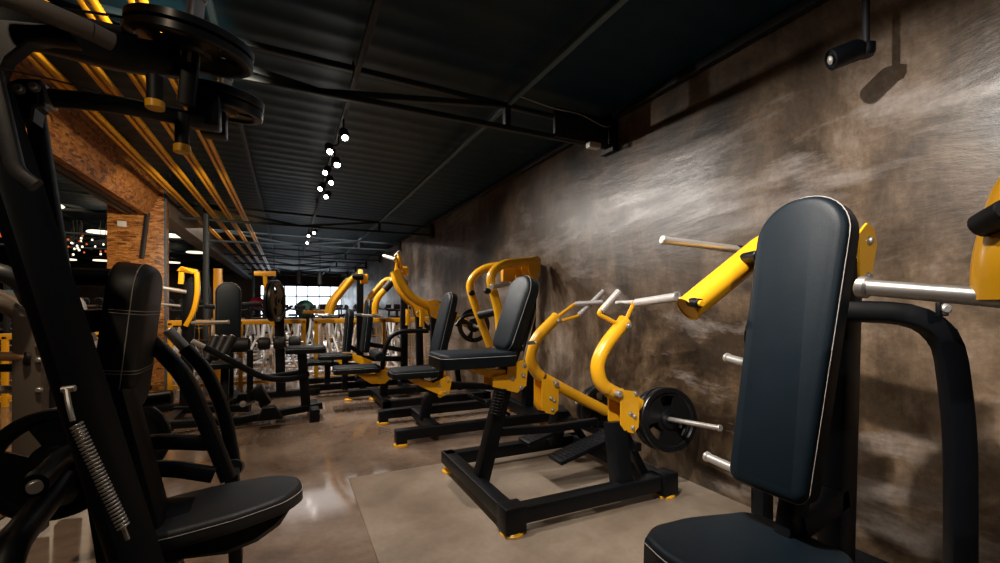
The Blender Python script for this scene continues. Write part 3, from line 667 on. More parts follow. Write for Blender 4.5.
# ---- M5 / M6: two presses at the far end of the wall row
def machine_far_press(lb, Y0, seatL, brL, slabL, armL, dxf, postL):
    t = thing('chest_press_machine', lb, 'gym machine', (at(*postL[1], Y=Y0).x, Y0, 0), 'far presses by the wall')
    a, b = at(*postL[0], Y=Y0), at(*postL[1], Y=Y0)
    G().bar([(b.x, Y0, .08), (a.x, Y0, a.z)], .09, .08, (0, 1, 0)).build('rear_post', BLK, t)
    f = G(); f.bar([(b.x-.75, Y0-.3, .08), (b.x+.3, Y0-.3, .08)], .08, .08); f.bar([(b.x-.75, Y0+.3, .08), (b.x+.3, Y0+.3, .08)], .08, .08); f.bar([(b.x, Y0-.34, .08), (b.x, Y0+.34, .08)], .08, .08); f.build('base_frame', BLK, t)
    for dx in (-.75, .28): foot((b.x+dx, Y0-.3), t, .05)
    p0, p1 = at(*slabL[1], Y=Y0), at(*slabL[0], Y=Y0)
    cushion('backrest', rrect(.28, (p1-p0).length, (.05, .05, .1, .1)), (p0+p1)/2, -Yv, p1-p0, .09, t)
    G().bar([p0+Vector((.06, 0, .1)), (b.x, Y0, p0.z)], .06, .06).build('pad_stay', BLK, t)
    s0 = at(*seatL, Y=Y0); cushion('seat', rrect(.30, .40, .05), s0, -Yv, Xv, .07, t)
    poly_bracket(XZ(brL, Y0), Y0-.05, .01, t, 'seat_bracket', None, ())
    G().bar([(s0.x+.1, Y0, s0.z-.03), (b.x, Y0, s0.z-.08)], .06, .07).build('seat_beam', BLK, t)
    G().bar([(s0.x+.12, Y0, .08), (s0.x+.12, Y0, s0.z-.03)], .07, .07, (0, 1, 0)).build('seat_post', BLK, t)
    for k in (-1, 1):
        Ya = Y0+k*.34; P_ = [at(x, y, Y=Y0-.34) for x, y in armL]; P_ = [Vector((p.x+(dxf if k > 0 else 0), Ya, p.z)) for p in P_]
        arm = G().tube([Vector((a.x, Y0+k*.05, a.z-.03))]+P_, .040, .08, 16).build('press_arm', YEL, t)
        G().cyl(P_[-1]+Vector((.09, 0, -.03)), P_[-1]+Vector((-.16, 0, -.015)), .017).build('handle', CHR, arm)
        if k > 0: continue
        mm = (P_[0]+P_[1])/2; dq = (P_[1]-P_[0]).normalized(); G().cyl(mm-dq*.07, mm+dq*.07, .046).build('sleeve', RUB, arm)
    return t
machine_far_press('black press with yellow arms beside the wall, backrest pad left of its post', 5.98, (335, 356), [(342, 352), (350, 352), (371, 360), (371, 366), (362, 365), (350, 359)], ((370, 300), (364, 352)), [(397, 276), (379, 296), (375, 304), (375, 314)], 0, ((404, 280), (404, 385)))
t6 = machine_far_press('furthest press of the wall row with a yellow arm reaching left above the railing', 6.58, (318, 362), [(332, 357), (345, 357), (350, 361), (340, 364)], ((350, 310), (346, 354)), [(361, 277), (354, 277), (334, 302), (331, 314)], 0, ((360, 270), (360, 384)))
# pivot yokes of these two presses
for (x, y, Y, par) in ((364, 279, 6.45, t6),): G().box(at(x, y, Y=Y), (.10, .10, .14), .015).build('pivot_plate', YEL, par)

# ================================================================ machines on the left
def machine_left_near():
    t = thing('lever_press_machine', 'big black lever machine filling the left foreground with coil spring and seat', 'gym machine', (-.25, 1.7, 0))
    a, b = at(-14, 95, Y=1.66), at(137, 563, Y=1.49); d = (b-a); fl = b+d*(b.z-.06)/(a.z-b.z)
    G().bar([a-d*.12, fl], .07, .105, (-1, -.9, 0), c=.03).build('main_post', BLK, t)
    c0, c1 = at(34, 105, Y=1.85), at(66, 305, Y=1.80); G().bar([c0, c1, c1+(c1-c0)*1.6], .045, .045, (0, 1, 0), c=.02).build('rear_tube', BLK, t)
    # grey inner fork near the top left
    G().bar([at(-8, 70, Y=1.5), at(6, 130, Y=1.5), at(16, 172, Y=1.5), at(36, 186, Y=1.5)], .035, .03, (0, 1, 0), f=.06, c=.01).build('fork_edge', VIC, t)
    # joint bracket and lower arm
    k = at(32, 98, Y=1.78)
    G().prism([(q[0]-k.x, q[1]-k.z) for q in XZ([(12, 95), (16, 86), (24, 83), (45, 84), (45, 110), (40, 112), (38, 125), (22, 125), (22, 110), (13, 104)], 1.78)], k, Xv, Zv, .07, .006).build('joint_bracket', BLK, t)
    for x, y in ((19, 89), (34, 87)): bolt(at(x, y, Y=1.74), (0, -1, 0), t, .010)
    G().bar([at(48, 98, Y=1.78), at(52, 98, Y=1.78)], .055, .06, (0, 0, 1)).build('arm_collar', CHR, t)
    G().tube([at(50, 98, Y=1.78), at(110, 103, Y=1.80), at(200, 121, Y=1.95)], .027, .2, 16).build('lower_arm', BLK, t)
    # upper arm: heavy curved beam with a gusset
    G().bar([at(-40, 20, Y=1.62), at(40, 30, Y=1.66), at(110, 52, Y=1.78), at(175, 62, Y=1.90)], .08, .105, (0, 0, 1), f=.2, c=.03).build('upper_arm', BLK, t)
    k = at(20, 55, Y=1.62)
    G().prism([(q[0]-k.x, q[1]-k.z) for q in XZ([(-30, 20), (70, 30), (80, 47), (52, 44), (32, 46), (12, 62), (2, 84), (-30, 120)], 1.62)], k, Xv, Zv, .05, .005).build('gusset', BLK, t)
    G().tube([at(-20, -12, Y=1.50), at(20, 1, Y=1.52), at(90, 31, Y=1.60)], .026, .1, 16).build('handle_sleeve', GRD, t)
    G().tube([at(91, 31.5, Y=1.60), at(112, 42, Y=1.63)], .025, 0, 16).build('handle_end', GRD, t)
    G().tube([at(70, 20, Y=1.8), at(135, 35, Y=1.85)], .018, 0, 14).build('link_tube', VIC, t)
    G().tube([at(-10, 66, Y=1.40), at(60, 81, Y=1.55), at(120, 98, Y=1.75)], .0025, .1, 6).build('cable', RUB, t)
    G().tube([at(60, 8, Y=1.7), at(130, 18, Y=1.8), at(190, 30, Y=1.9)], .004, .1, 6).build('cable', RUB, t)
    # horns and stops under the plates
    hn = Vector((.10, -.12, 1)).normalized()
    P1 = at(191, 59, Y=1.86); P2 = at(222, 108, Y=2.20)
    G().bar([P1-hn*.16, P1+hn*.02], .05, .05, (0, 1, 0)).build('horn_block', BLK, t); horn(P1-hn*.02, P1+hn*.20, t, .026)
    horn(P2-hn*.10, P2+hn*.12, t, .026)
    G().box(at(205, 112, Y=1.98), (.10, .09, .12), .01).build('horn_block', BLK, t)
    G().box(at(214, 125, Y=2.1), (.09, .08, .10), .01).build('horn_block', BLK, t)
    for x, y, Y, yb in ((155, 90, 1.72, 106), (182, 128, 1.9, 150)):
        G().cyl(at(x, y-14, Y=Y), at(x, yb-3, Y=Y), .022).build('stop_stem', RUB, t); G().cyl(at(x, yb-5, Y=Y), at(x, yb+3, Y=Y), .026).build('stop_cap', YEL, t)
    for i in range(2):
        weight_plate(P1+hn*(.03+.034*i), hn, ['underside weight plate on the upper left horn, nearest the camera', 'weight plate on top of the pair on the upper left horn'][i], .188, .029, 3, .12, .2+i)
        weight_plate(P2+hn*(.0+.042*i), hn, ['lower weight plate on the second horn, behind the big upper pair', 'upper weight plate on the second horn, half hidden by the big pair'][i], .155, .036, 3, .12, .2+i)
    # back pad, seat
    v = Vector((.10, .02, 1)).normalized(); o = at(128, 338, Y=1.86)
    p = cushion('backrest', rrect(.24, .50, (.09, .09, .10, .10), 8), o+Vector((.0, .03, 0)), Yv, v, .105, t, VIC, .035, False)
    nn = Yv.cross(v).normalized()
    g = G()
    for s_ in (-.002, .008):
        for zz in (-.105, .085):
            oo = o+Vector((0, .03, 0))+v*(zz+s_)
            rr_ = rrect(.105+.003, .243, .03, 5); pts = [oo+nn*a_+Yv*b_ for a_, b_ in rr_]; pts += pts[:2]
            g.sweep(pts, [(.0014*math.cos(i*PI/3), .0014*math.sin(i*PI/3)) for i in range(6)], tuple(v), caps=False)
    rr_ = rrect(.243, .502, (.09, .09, .10, .10), 8); pts = [o+Vector((0, .03, 0))+nn*.018+Yv*a_+v*b_ for a_, b_ in rr_]; pts += pts[:2]
    g.sweep(pts, [(.0016*math.cos(i*PI/3), .0016*math.sin(i*PI/3)) for i in range(6)], tuple(nn), caps=False)
    g.build('stitching', STI, p)
    G().tube([at(70, 277, Y=1.9), at(112, 278, Y=1.95)], .032, 0, 14).build('pad_tube', BLK, t)
    G().bar([at(75, 322, Y=1.75), at(125, 318, Y=1.95)], .06, .07).build('pad_stay', BLK, t)
    so = [(-.12, -.23), (.12, -.23), (.155, -.12), (.155, .05), (.12, .20), (.05, .265), (-.05, .265), (-.12, .20), (-.155, .05), (-.155, -.12)]
    ctl = fillet([(a_, b_, 0) for a_, b_ in so]+[(so[0][0], so[0][1], 0)], .035, 3)[:-1]
    sc = at(219, 498, Y=1.74); sd = Vector((1, .12, .06)).normalized()
    cushion('seat', [(p_.x, p_.y) for p_ in ctl], sc+Vector((-.01, 0, -.035)), Vector((-.12, 1, 0)).normalized()*-1, sd, .06, t, VIC, .02)
    # curved shell below the seat
    k = sc; L = [(158, 508), (291, 503), (280, 520), (258, 536), (228, 548), (166, 555)]
    G().prism([(q[0]-k.x, q[1]-k.z) for q in XZ(L, 1.72)], k, Xv, Zv, .16, .02).build('seat_shell', BLK, t)
    G().cyl(at(208, 548, Y=1.70), at(222, 545, Y=1.70), .02).build('seat_knob', BLK, t)
    s0, s1 = at(108, 395, Y=1.74), at(160, 590, Y=1.64)
    G().bar([s0, s1, s1+(s1-s0)*((s1.z-.06)/(s0.z-s1.z))], .12, .14, (0, 1, 0), c=.02).build('seat_post', BLK, t)
    # coil spring
    q0, q1 = at(76, 424, Y=1.38), at(124, 528, Y=1.36)
    bench_spring(q0, q1, .0115, 30, .0026, t)
    G().tube([at(73, 421, Y=1.38), at(69, 407, Y=1.39), at(66, 388, Y=1.42)], .006, .02, 8).build('eye_bolt', CHR, t)
    G().cyl(at(61, 390, Y=1.42), at(76, 388, Y=1.42), .008).build('hook', CHR, t); G().cyl(at(122, 524, Y=1.37), at(128, 540, Y=1.37), .005).build('hook', CHR, t)
    # swing levers and their links
    for nm, L, Y in (('lever', [(160, 349), (186, 377), (207, 425), (228, 478)], 1.98), ('lever', [(185, 348), (206, 370), (224, 410), (235, 467)], 2.30)):
        P_ = [at(x, y, Y=Y) for x, y in L]; G().bar(P_, .05, .075 if Y < 2.1 else .07, (0, 1, 0), f=.25, c=.02).build(nm, BLK, t)
        dq = (P_[0]-P_[1]).normalized(); G().cyl(P_[0]-dq*.02, P_[0]+dq*(.10 if Y > 2.1 else .04), .022).build('lever_grip', CHR if Y > 2.1 else VIC, t)
    G().cyl(at(236, 467, Y=2.34), at(233, 468, Y=2.16), .035).build('pivot_boss', BLK, t)
    G().bar([at(232, 472, Y=2.05), (at(232, 472, Y=2.05).x, 2.2, .06)], .05, .05, (0, 1, 0)).build('lever_foot', BLK, t)
    for L, Y in (([(115, 448), (160, 441), (210, 443)], 1.98), ([(118, 474), (165, 467), (214, 475)], 1.93)):
        G().bar([at(x, y, Y=Y) for x, y in L], .045, .055, (0, 0, 1), f=.2, c=.015).build('link_bar', BLK, t)
    G().tube([at(95, 420, Y=1.9), at(122, 400, Y=1.95), at(148, 385, Y=2.0)], .02, .05, 12).build('linkage', BLK, t)
    G().tube([at(120, 402, Y=2.1), at(150, 400, Y=2.1), at(172, 397, Y=2.1)], .028, .05, 12).build('linkage', BLK, t)
    # lower horn, rear foot tube
    pw = at(57, 463, Y=2.05)
    G().tube([at(34, 486, Y=1.72), at(58, 462, Y=1.95), at(82, 440, Y=2.2), at(108, 425, Y=2.3)], .033, .1, 16).build('lower_arm', BLK, t)
    q = at(34, 486, Y=1.71); G().cyl(q, q+Vector((.01, -.02, 0)), .018).build('horn_cap', CHR, t); horn(pw+Vector((0, .06, 0)), pw+Vector((0, -.14, 0)), t, .02)
    G().tube([at(-4, 600, Y=1.55), at(8, 548, Y=1.62), at(35, 515, Y=1.80), at(62, 480, Y=2.0)], .04, .15, 16).build('foot_tube', BLK, t)
    G().bar([at(-4, 600, Y=1.55), (-.9, 1.6, .05)], .08, .08).build('foot_tube', BLK, t)
    G().cyl(at(40, 500, Y=1.9), at(66, 494, Y=2.0), .035).build('foot_roller', RUB, t)
    G().bar([(-.95, 1.55, .05), (-.1, 1.45, .05)], .09, .08).build('base_bar', BLK, t)
    weight_plate(pw, (.1, -1, .05), 'black weight plate low on the left behind the coil spring', .19, .036, 3, .14, 1.3)
    weight_plate(at(121, 442, Y=2.62), (.1, -1, .05), 'black weight plate half hidden behind the left seat post', .19, .036, 3, .12, .2)
    horn(at(121, 442, Y=2.7), at(121, 442, Y=2.3), t, .02)
machine_left_near()

# ---- low bench with a long lever bar
def machine_bench():
    t = thing('lever_row_bench', 'low black lever bench on a long floor rail in the left middle ground', 'gym machine', (-.3, 5, 0))
    G().bar([at(166, 425, Y=4.85), at(240, 420, Y=4.95), at(322, 405, Y=5.02)], .08, .07).build('floor_rail', BLK, t)
    G().bar([(-1.0, 4.78, .06), (-1.0, 5.55, .06)], .09, .09).build('rear_foot', BLK, t); G().bar([(.24, 4.75, .06), (.24, 5.32, .06)], .09, .12).build('front_foot', BLK, t)
    G().bar([at(175, 410, Y=5.5), at(250, 408, Y=5.3)], .07, .07).build('side_rail', BLK, t)
    G().bar([(.17, 5.02, .08), (.13, 5.02, .66)], .09, .08, (0, 1, 0)).build('upright', BLK, t)
    cushion('pad', rrect(.26, .38, .04), (.165, 5.02, .70), -Yv, Xv, .07, t)
    G().cyl(at(250, 350, Y=4.95), at(250, 400, Y=4.95), .028).build('column', BLK, t)
    G().tube([at(204, 347, Y=4.75), at(222, 356, Y=4.78), at(262, 378, Y=4.85), at(290, 380, Y=4.9), at(308, 374, Y=5.0)], .03, .12, 14).build('lever_bar', BLK, t)
    G().tube([at(192, 341, Y=4.72), at(228, 358, Y=4.79)], .022, 0, 14).build('grip', CHR, t)
    G().bar([at(262, 378, Y=5.02), at(302, 372, Y=5.02)], .06, .05).build('link', BLK, t)
    for i in range(3):
        a_, b_ = at(206+i*8, 362-i*3, Y=5.1), at(216+i*8, 337, Y=5.25); G().cyl(a_, b_, .045, ch=.01).build('roller', RUB, t); G().cyl(b_, b_+(b_-a_).normalized()*.01, .03).build('roller_cap', CHR, t)
    p = at(261, 396, Y=4.95); G().box(p, (.10, .16, .20), .01, Matrix.Rotation(-.5, 3, 'Y')).build('foot_plate', BLK, t)
    G().prism([(-.10, 0), (.12, 0), (.05, .12), (-.05, .12)], at(269, 419, Y=4.72), Xv, Zv, .12, .006).build('wedge_block', BLK, t)
    for x, y in ((258, 403), (243, 404)): bolt(at(x, y, Y=4.88), (0, -1, 0), t, .02)
machine_bench()

# ---- machines behind the bench and beside the column
def machine_T(lb, Yp, tp, arm, post, plate, roll):
    t = thing('plate_loaded_machine', lb, 'gym machine', (at(*post[1], Y=Yp).x, Yp, 0), 'plate loaded machines beyond the bench')
    a, b = at(*post[0], Y=Yp), at(*post[1], Y=Yp)
    G().bar([a, (b.x, Yp, .06)], .11, .10, (0, 1, 0)).build('column', BLK, t)
    G().bar([(b.x-.5, Yp, .05), (b.x+.45, Yp, .05)], .09, .08).build('floor_rail', BLK, t); G().bar([(b.x-.5, Yp-.3, .05), (b.x-.5, Yp+.3, .05)], .08, .08).build('cross_foot', BLK, t)
    G().bar([at(*p, Y=Yp-.05) for p in tp], .07, .055).build('top_bar', YEL, t)
    G().bar([at(*p, Y=Yp-.06) for p in arm], .05, .075, (0, 1, 0), f=.12, c=.02).build('arm', YEL, t)
    G().bar([a, at(arm[0][0], arm[0][1]+4, Y=Yp)], .06, .06).build('arm_stay', BLK, t)
    if roll:
        r0 = at(*roll, Y=Yp-.4)
        for dx in (-.16, 0, .16): G().lathe(r0+Vector((dx-.07, 0, 0)), Xv, [(0, 0), (.05, 0), (.07, .015), (.075, .06), (.07, .115), (.05, .13), (0, .13)], 20).build('roller', RUB, t)
        G().cyl(r0+Vector((-.25, 0, 0)), r0+Vector((.25, 0, 0)), .018).build('roller_axle', CHR, t); G().bar([r0, (r0.x, Yp, r0.z-.08)], .05, .05).build('roller_stay', BLK, t)
    return t
m = machine_T('machine with a yellow T shaped top and arm left of the far window', 6.2, [(254, 273.5), (276, 273.5)], [(265, 276), (267, 300), (273, 326)], ((279, 300), (281, 384)), None, (280, 343))
for i in range(2): weight_plate(at(273+i*4, 301, Y=6.0), (1, -.35, 0), ['inner dark plate beside the yellow T shaped arm', 'outer dark plate beside the yellow T shaped arm'][i], .25, .035, 3, .15, i)
m = machine_T('machine right of the strand board column with a yellow hooked arm', 5.9, [(181, 271), (181, 269.5), (197, 272)], [(197, 272), (198, 292), (194, 312), (186, 326)], ((190, 282), (186, 400)), None, None)
G().bar([at(182, 269, Y=5.85), at(181, 284, Y=5.85)], .05, .05, (0, 1, 0)).build('hook', YEL, m)
horn(at(186, 292, Y=5.8), at(163, 288, Y=5.7), m, .022); horn(at(180, 306, Y=5.8), at(160, 304, Y=5.7), m, .014)
horn(at(192, 323, Y=5.6), at(228, 322, Y=5.5), m, .02, 'handle')
t = thing('seated_press_machine', 'black seated press with tall dark pad between the two yellow armed machines', 'gym machine', (-.75, 6.1, 0))
pb = at(228, 313, Y=6.1)
cushion('backrest', rrect(.26, .72, (.05, .05, .12, .12)), pb, Vector((1, .2, 0)), Vector((0, .04, 1)), .09, t)
G().bar([(pb.x, 6.2, .05), (pb.x, 6.2, 1.3)], .1, .1, (0, 1, 0)).build('column', BLK, t)
G().bar([at(236, 305, Y=6.15), at(262, 304, Y=6.15)], .05, .06).build('cross_arm', BLK, t); G().bar([at(205, 306, Y=6.15), at(228, 308, Y=6.15)], .05, .06).build('cross_arm', BLK, t)
cushion('seat', rrect(.32, .36, .05), (pb.x, 5.85, .50), Xv, Yv, .08, t)
G().bar([(pb.x, 5.75, .05), (pb.x, 5.85, .46)], .08, .08, (0, 1, 0)).build('seat_post', BLK, t); G().bar([(pb.x, 5.5, .05), (pb.x, 6.4, .05)], .1, .08).build('floor_rail', BLK, t)
G().lathe(at(238, 345, Y=5.7)-Xv*.12, Xv, [(0, 0), (.06, 0), (.08, .02), (.08, .22), (.06, .24), (0, .24)], 20).build('roller', RUB, t)

# ---- taupe cable machine at the far left
t = thing('cable_machine', 'taupe framed machine at the left edge behind the black lever machine', 'gym machine', (-1.6, 3.2, 0))
G().bar([at(31, 316, Y=3.0), (at(31, 316, Y=3.0).x, 3.0, .03)], .115, .10, (0, 1, 0), c=.02).build('post', GRY, t)
a_ = at(58, 340, Y=3.25); G().bar([a_, (a_.x+.06, 3.2, .03)], .10, .09, (0, 1, 0), c=.02).build('post', GRY, t)
for x, y in ((31, 345), (31, 360), (31, 390)): bolt(at(x+8, y, Y=2.945), (0, -1, 0), t, .010)
G().tube([at(-30, 354, Y=2.95), at(-10, 356, Y=2.95), at(26, 357, Y=2.97)], .022, 0, 14).build('roller_tube', WOD, t); G().cyl(at(24, 358, Y=2.94), at(29, 358, Y=2.95), .03).build('tube_cap', RUB, t)  # orange light on the roller tube is painted as its colour
G().tube([at(-20, 368, Y=3.0), at(26, 368, Y=3.0)], .020, 0, 12).build('cross_tube', BLK, t)
G().tube([at(-25, 301, Y=2.9), at(0, 302, Y=2.95), at(16, 312, Y=3.0), at(30, 322, Y=3.0)], .035, .1, 16).build('curved_arm', GRY, t)
G().tube([at(-25, 290, Y=3.1), at(5, 296, Y=3.1), at(28, 312, Y=3.05)], .03, .1, 16).build('curved_arm', GRY, t)
G().tube([at(2, 296, Y=3.4), at(34, 296, Y=3.4)], .035, 0, 14).build('pad_tube', TEL, t)
G().tube([at(-30, 268, Y=2.8), at(2, 272, Y=2.8), at(22, 283, Y=2.85), at(30, 300, Y=3.0)], .04, .12, 16).build('top_arm', VIC, t)
G().cyl(at(46, 400, Y=3.1), at(52, 400, Y=3.2), .06).build('bumper', RUB, t)
G().tube([at(-10, 390, Y=3.3), at(48, 388, Y=3.3)], .022, 0, 12).build('lower_tube', GRP, t)
G().bar([(-2.9, 3.0, .05), (-1.35, 3.0, .05)], .1, .07).build('base_bar', GRY, t)
# a second pale machine behind it, seen in the gap beside the slanted post
t = thing('cable_machine', 'pale handled machine glimpsed between the slanted post and the stitched pad', 'gym machine', (-1.6, 4.4, 0))
G().tube([at(70, 298, Y=4.2), at(80, 302, Y=4.2), at(83, 316, Y=4.2), at(76, 322, Y=4.2)], .03, .05, 14).build('curved_handle', GRP, t)
G().tube([at(84, 343, Y=4.2), at(93, 348, Y=4.2), at(106, 343, Y=4.2), at(108, 338, Y=4.2)], .04, .05, 14).build('handle', GRP, t)
G().bar([at(95, 345, Y=4.25), (at(100, 345, Y=4.25).x, 4.3, .03)], .07, .07, (0, 1, 0)).build('post', GRY, t)
G().bar([at(80, 310, Y=4.25), at(95, 346, Y=4.25)], .05, .05, (0, 1, 0)).build('post', GRY, t)
G().bar([(-2.4, 4.3, .05), (-1.5, 4.3, .05)], .1, .07).build('base_bar', GRY, t)
solo('floor_mat', G().box((-1.9, 2.2, .018), (1.0, 1.1, .02), .004), RUB, 'black rubber mat on the floor at the left edge', 'mat')
a_, b_ = at(-20, 528, Z=.05), at(26, 500, Z=.05)
solo('wooden_pole', G().cyl(a_, b_, .022), WOD, 'tan round pole lying on the floor at the lower left', 'pole')

# ================================================================ railing, bikes, clutter beyond
def railing(lb, x0, x1, Y=7.0, z=.93):
    t = thing('railing', lb, 'railing', ((x0+x1)/2, Y, 0), 'yellow railings across the gym')
    G().bar([(x0, Y, z), (x1, Y, z)], .05, .07).build('top_rail', YEP, t); G().bar([(x0, Y, .10), (x1, Y, .10)], .04, .05).build('bottom_rail', YEP, t)
    n = max(1, round((x1-x0)/.95))
    for i in range(n+1):
        x = x0+.03+(x1-x0-.06)*i/n; G().bar([(x, Y, 0), (x, Y, z)], .055, .05, (0, 1, 0)).build('post', YEP, t)
    g = G(); x = x0+.12
    while x < x1-.05: g.bar([(x, Y, .12), (x, Y, z-.05)], .007, .007, (0, 1, 0), c=.001); x += .11
    for zz in (.3, .5, .7): g.bar([(x0, Y, zz), (x1, Y, zz)], .007, .007, c=.001)
    g.build('wire_panel', YEP, t)
railing('yellow railing between the column and the gap in the middle', -1.40, .235)
railing('yellow railing from the gap to the plaster wall', .34, WX-.02)
railing('yellow railing left of the strand board column', -4.6, -2.05, 7.0, .80)
solo('yellow_board', G().box((.42, 8.0, 1.05), (.40, .03, .05), .004), YEP, 'short yellow bar above the railing below the far window', 'bar')
# spin bikes
def bike():
    t = thing('exercise_bike', 'white framed spin bike behind the yellow railing', 'exercise bike', (0, 0, 0))
    g = G()
    g.tube([(-.24, -.48, .04), (.24, -.48, .04)], .028); g.tube([(-.22, .48, .04), (.22, .48, .04)], .028)
    g.tube([(0, -.48, .05), (0, .48, .05)], .022)
    for s_ in (-1, 1):
        g.tube([(.19*s_, -.47, .05), (.10*s_, -.36, .38), (.055*s_, -.28, .72), (.03*s_, -.26, .82)], .024, .15)
        g.tube([(.18*s_, .44, .05), (.06*s_, .22, .45), (.03*s_, .18, .55)], .022, .1)
    g.tube([(0, -.26, .80), (0, -.05, .46), (0, .2, .52)], .035, .1); g.tube([(0, -.48, .05), (0, -.05, .46)], .028); g.tube([(0, .18, .45), (0, .26, .84)], .026)
    g.build('frame', WHI, t)
    G().lathe((-.03, -.36, .34), Xv, [(.0, 0), (.03, 0), (.04, .02), (.19, .02), (.20, .005), (.225, .005), (.225, .055), (.20, .055), (.19, .04), (.04, .04), (0, .06)], 28).build('flywheel', CHR, t)
    G().pad([(-.10, .10), (-.12, .0), (-.05, -.06), (-.025, -.17), (.025, -.17), (.05, -.06), (.12, 0), (.10, .10)], (0, .28, .90), Xv, Yv, .06, .02).build('saddle', RUB, t)
    h = G(); h.tube([(0, -.27, .80), (0, -.30, 1.06)], .024); h.tube([(-.20, -.52, 1.16), (-.23, -.36, 1.09), (-.10, -.29, 1.07), (.10, -.29, 1.07), (.23, -.36, 1.09), (.20, -.52, 1.16)], .018, .06); h.build('handlebar', RUB, t)
    G().box((0, -.34, 1.14), (.13, .03, .09), .01).build('console', DRK, t)
    c = G(); c.cyl((-.10, -.05, .40), (.10, -.05, .40), .05); c.bar([(.10, -.05, .40), (.11, -.02, .56)], .02, .02, (0, 1, 0)); c.bar([(-.10, -.05, .40), (-.11, -.08, .24)], .02, .02, (0, 1, 0)); c.box((.15, -.02, .56), (.09, .09, .02), .004); c.box((-.15, -.08, .24), (.09, .09, .02), .004); c.build('crank_and_pedals', DRK, t)
    return t
b0 = bike(); first = True
rown = ['front row', 'second row', 'third row', 'back row']
ordn = ['rightmost', 'second from the wall', 'third from the wall', 'fourth from the wall', 'fifth from the wall', 'sixth from the wall', 'seventh from the wall', 'leftmost']
for r in range(4):
    for i in range(7):
        x = 1.85-i*.66+(.3 if r % 2 else 0)-(0 if r % 2 else 0)
        y = 8.55+r*1.75
        o = b0 if first else copy_tree(b0); first = False
        o.location = (x, y, 0); o.rotation_euler.z = random.uniform(-.25, .25)+(0 if r % 2 == 0 else PI)
        o['label'] = 'white framed spin bike, %s of the %s behind the yellow railing' % (ordn[i] if i < 6 else 'leftmost', rown[r])
        o['group'] = 'spin bikes behind the yellow railing'
# balls
for x, y, Y, R, m_, lb, cat in ((305, 309, 15, .28, GRN, 'dark green exercise ball in front of the far window', 'exercise ball'), (257, 304, 14.6, .20, CRM, 'crimson ball on the stand left of the far window', 'exercise ball'), (264, 307, 14.7, .14, CRM, 'smaller crimson ball beside the larger crimson one', 'exercise ball')):
    p = at(x, y, Y=Y); t = thing('exercise_ball', lb, cat, (p.x, Y, p.z))
    G().lathe(p-Vector((0, 0, R)), Zv, [(R*math.sin(k*PI/14), R-R*math.cos(k*PI/14)) for k in range(15)], 24).build('ball', m_, t)
    G().lathe((p.x, Y, 0), Zv, [(0, 0), (R*.8, 0), (R*.8, .03), (.04, .06), (.04, p.z-R-.05), (R*.5, p.z-R+.03), (0, p.z-R+.03)], 16).build('stand', DRK, t)
# ================================================================ far left: lamps, dark racks, glow
lamps = [(100, 233, 'largest oval ceiling lamp just left of the column'), (68, 260, 'oval ceiling lamp low between slanted post and column, left one'), (101, 261, 'oval ceiling lamp low between slanted post and column, right one'), (171, 236.5, 'lamp disc touching the right edge of the column'), (195, 253, 'lamp disc right of the column above the hooked arm'), (173, 263, 'lowest lamp disc right of the column'), (45, 206, 'lamp disc behind the slanted post')]
for x, y, lb in lamps:
    p = at(x, y, Z=2.40); t = thing('ceiling_lamp', lb, 'ceiling lamp', p, 'round ceiling lamps left of the column')
    G().lathe(p, Zv, [(0, .0), (.17, .0), (.18, .012), (.16, .03), (0, .03)], 28).build('diffuser', LAM, t); G().cyl(p+Vector((0, 0, .03)), (p.x, p.y, CZ(p.x)), .012).build('stem', DRK, t)
for i, (y, lb) in enumerate(((205, 'upper orange lit strip at the left edge'), (214, 'middle orange lit strip at the left edge'), (226, 'lowest and widest orange lit strip at the left edge'))):
    a_, b_ = at(-60, y-6, Y=6.0), at(10, y+5, Y=6.6); solo('light_strip', G().bar([a_, b_], .05, .16 if i == 2 else .07), ORG, lb, 'lit strip', 'orange lit strips')
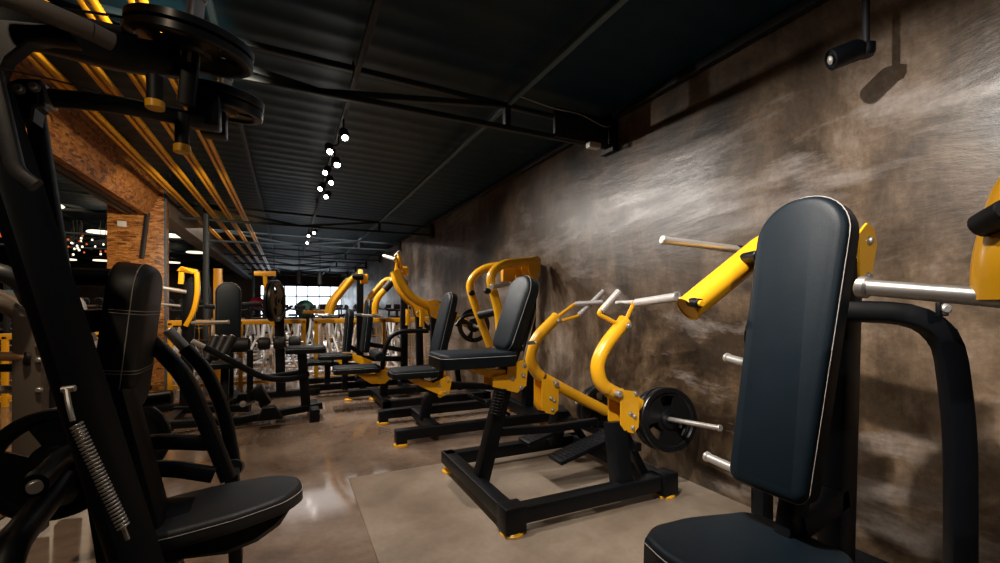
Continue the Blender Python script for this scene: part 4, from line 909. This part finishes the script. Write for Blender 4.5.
# chandelier-like cluster of small lamps seen beside the slanted post
t = thing('pendant_cluster', 'cluster of tiny bright pendants between slanted post and column', 'pendant lamp', at(82, 245, Y=9))
for i in range(26):
    p = at(60+random.random()*46, 236+random.random()*20, Y=9+random.random()*1.5); G().lathe(p, Zv, [(0, 0), (.014, .005), (.012, .03), (0, .035)], 8).build('lamp', LAM if i % 3 else ORG, t)
    if i % 2: G().cyl(p+Vector((0, 0, .07)), (p.x, p.y, 2.6), .004, 6).build('cord', DRK, t)
# racks: dark frames beyond the column on the left with dumbbells
def rack(x, y, lb):
    t = thing('equipment_rack', lb, 'rack', (x, y, 0), 'racks on the dark left side')
    for dx in (-.6, .6): G().bar([(x+dx, y, 0), (x+dx, y, 1.5)], .06, .06, (0, 1, 0)).build('post', DRK, t)
    for z in (.35, .75, 1.15): G().bar([(x-.6, y, z), (x+.6, y, z)], .22, .03).build('shelf', GRY, t)
    return t
def dumbbell():
    t = thing('dumbbell', 'dumbbell', 'dumbbell', (0, 0, 0)); G().cyl((0, -.09, 0), (0, .09, 0), .014, 10).build('handle', CHR, t)
    for s_ in (-1, 1): G().cyl((0, .05*s_, 0), (0, .13*s_, 0), .055, 12, .008).build('head', RUB, t)
    return t
db = dumbbell(); firstd = True
for k, (x, y, lb, wh) in enumerate(((-3.0, 8.7, 'dark rack seen left of the strand board column', 'rack left of the column'), (-4.6, 8.4, 'dark rack at the left edge beyond the taupe machine', 'rack at the left edge'), (-4.4, 10.6, 'dark rack furthest back on the left side', 'furthest left rack'), (-1.9, 9.6, 'dark rack directly right of the column behind the hooked arm machine', 'rack right of the column'))):
    rack(x, y, lb)
    for zi, z in enumerate((.35, .75, 1.15)):
        for i in range(5):
            o = db if firstd else copy_tree(db); firstd = False
            o.location = (x-.44+i*.22, y, z+.071); o['label'] = 'round headed dumbbell on the %s shelf of the %s' % (('bottom', 'middle', 'top')[zi], wh); o['group'] = 'dumbbells on the %s shelf of the %s' % (('bottom', 'middle', 'top')[zi], wh)
# tall slim posts beyond the column
for x, lb in ((206, 'grey green steel post right of the column'), (218, 'yellow post right of the column'), (253, 'slim pale post left of the far window')):
    Y = 7.7 if x < 250 else 18; p = at(x, 300, Y=Y)
    solo('steel_post', G().bar([(p.x, Y, 0), (p.x, Y, 2.68 if x != 218 else 1.70)], .07 if x != 218 else .11, .08, (0, 1, 0)), {206: TEA, 218: YEP, 253: TEL}[x], lb, 'post')
